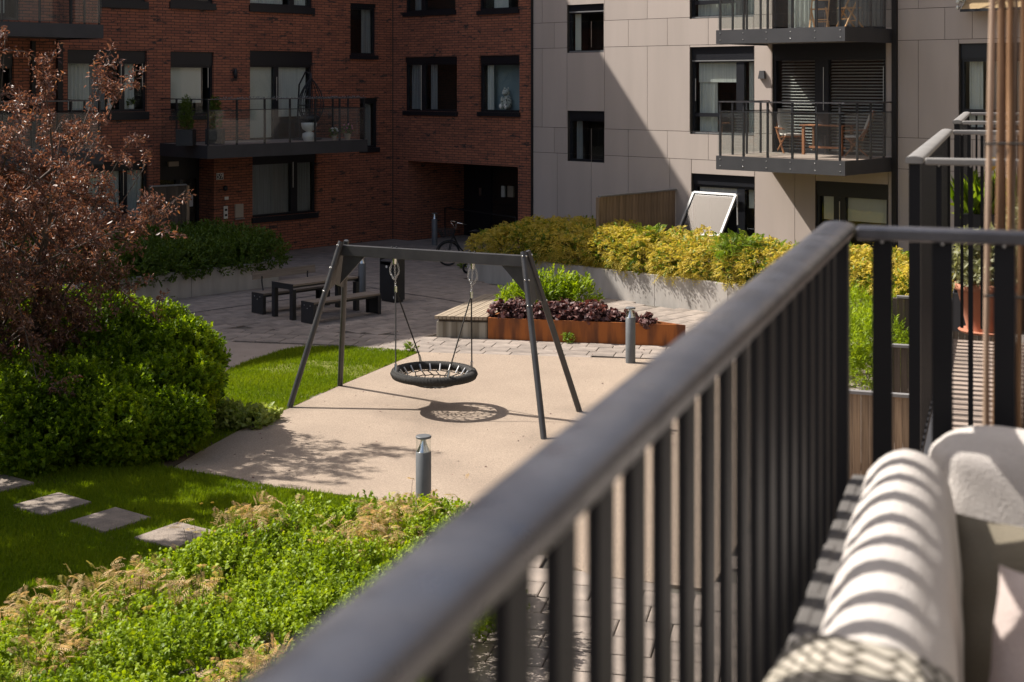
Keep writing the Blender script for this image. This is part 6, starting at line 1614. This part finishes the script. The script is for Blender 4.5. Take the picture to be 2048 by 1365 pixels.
bare = [(*G(575, 738), 0.45, 0.5), (*G(700, 742), 0.7, 0.55), (*G(640, 728), 0.4, 0.35)]
grass('grass_patch', 'sunlit grass between the shrubs and the playground', lawn_far, 60000, 0.06, (330, 850), bare)
grass('grass_lawn', 'dappled lawn grass around the stepping stones', lawn_near, 130000, 0.065, (-80, 900))
# loose bits: dandelions, fallen leaves
for (px_, py_, lab) in ((402, 1022, 'left one of two tiny yellow dandelions in the lawn'), (424, 1020, 'right one of two tiny yellow dandelions in the lawn')):
    p = G(px_, py_); t = thing('dandelion', lab, 'flower', (p[0], p[1], 0)); MB().tube([(0, 0, 0), (0.005, 0, 0.08)], 0.003, 4).build('stem', 'leaf_bush', t); MB().ball((0.005, 0, 0.085), (0.022, 0.022, 0.01), 8, 5).build('blossom', 'yellow_petal', t)
n = 260
P = []
while len(P) < n:
    q = (random.uniform(-5, 3), random.uniform(17, 34))
    if not inpoly(*q, lawn_far) and not inpoly(*q, bush_bed): P.append((*q, 0.008))
P = np.array(P); D = rng.normal(size=(n, 3)) * np.array([1, 1, 0.12]); V, T, o_ = leaf_geo(P, D, np.tile([[0, 0, 1.0]], (n, 1)) + rng.normal(size=(n, 3)) * .2, rng.uniform(.02, .05, n), rng.uniform(.01, .03, n))
o = np_mesh('leaf_litter', V, T, 'leaf_heuchera', rng.random(n)[o_]); tag(o, 'tiny dry leaves scattered over playground and paving', 'litter', None, 'stuff')
# weeds along the walls and joints
for (px_, py_, lab) in ((342, 598, 'small weed at the foot of the left concrete wall'), (820, 704, 'tiny weed at the tip of the grass patch'), (1137, 686, 'small weed sprouting in front of the rusty planter'), (925, 537, 'tiny weed on the paving below the scooter')):
    p = G(px_, py_); t = thing('weed', lab, 'weed', (p[0], p[1], 0)); shrub_mesh('foliage', [(0, 0, 0.07, 0.10, 0.08, 0.09)], 30, 5, 0.06, 0.06, 0.025, 'leaf_fern', t, 0.3, 0.0)

# wooden terrace on the ground below our balconies, seen through the railing
td = thing('terrace_deck', 'pale plank terrace on the ground seen through the railing bars', 'deck', (OWN.o[0], OWN.o[1], 0), OWN.ang)
me = MB().box(-1.9, 1.9, -0.066, 0.066, 0.0, 0.05).mesh('deck_board', 'deck_board')
for i in range(92): inst('deck_board', me, td, (0.30, 5.4 + i * 0.142, 0.02))
MB().box(-1.6, 2.2, 5.3, 18.5, -0.03, 0.018).build('joist_bed', 'wood_dark', td)

# small repeated bits too fine to pick apart singly
for o in list(bpy.data.objects):
    if o.parent and o.name.split('.')[0] in ('stems', 'bolts', 'screws', 'ferrules', 'spokes', 'chain', 'net', 'light_string', 'flowers', 'foliage', 'inner_foliage', 'crown', 'leaves', 'gathered_end', 'rope_winding'):
        o['kind'] = 'stuff'
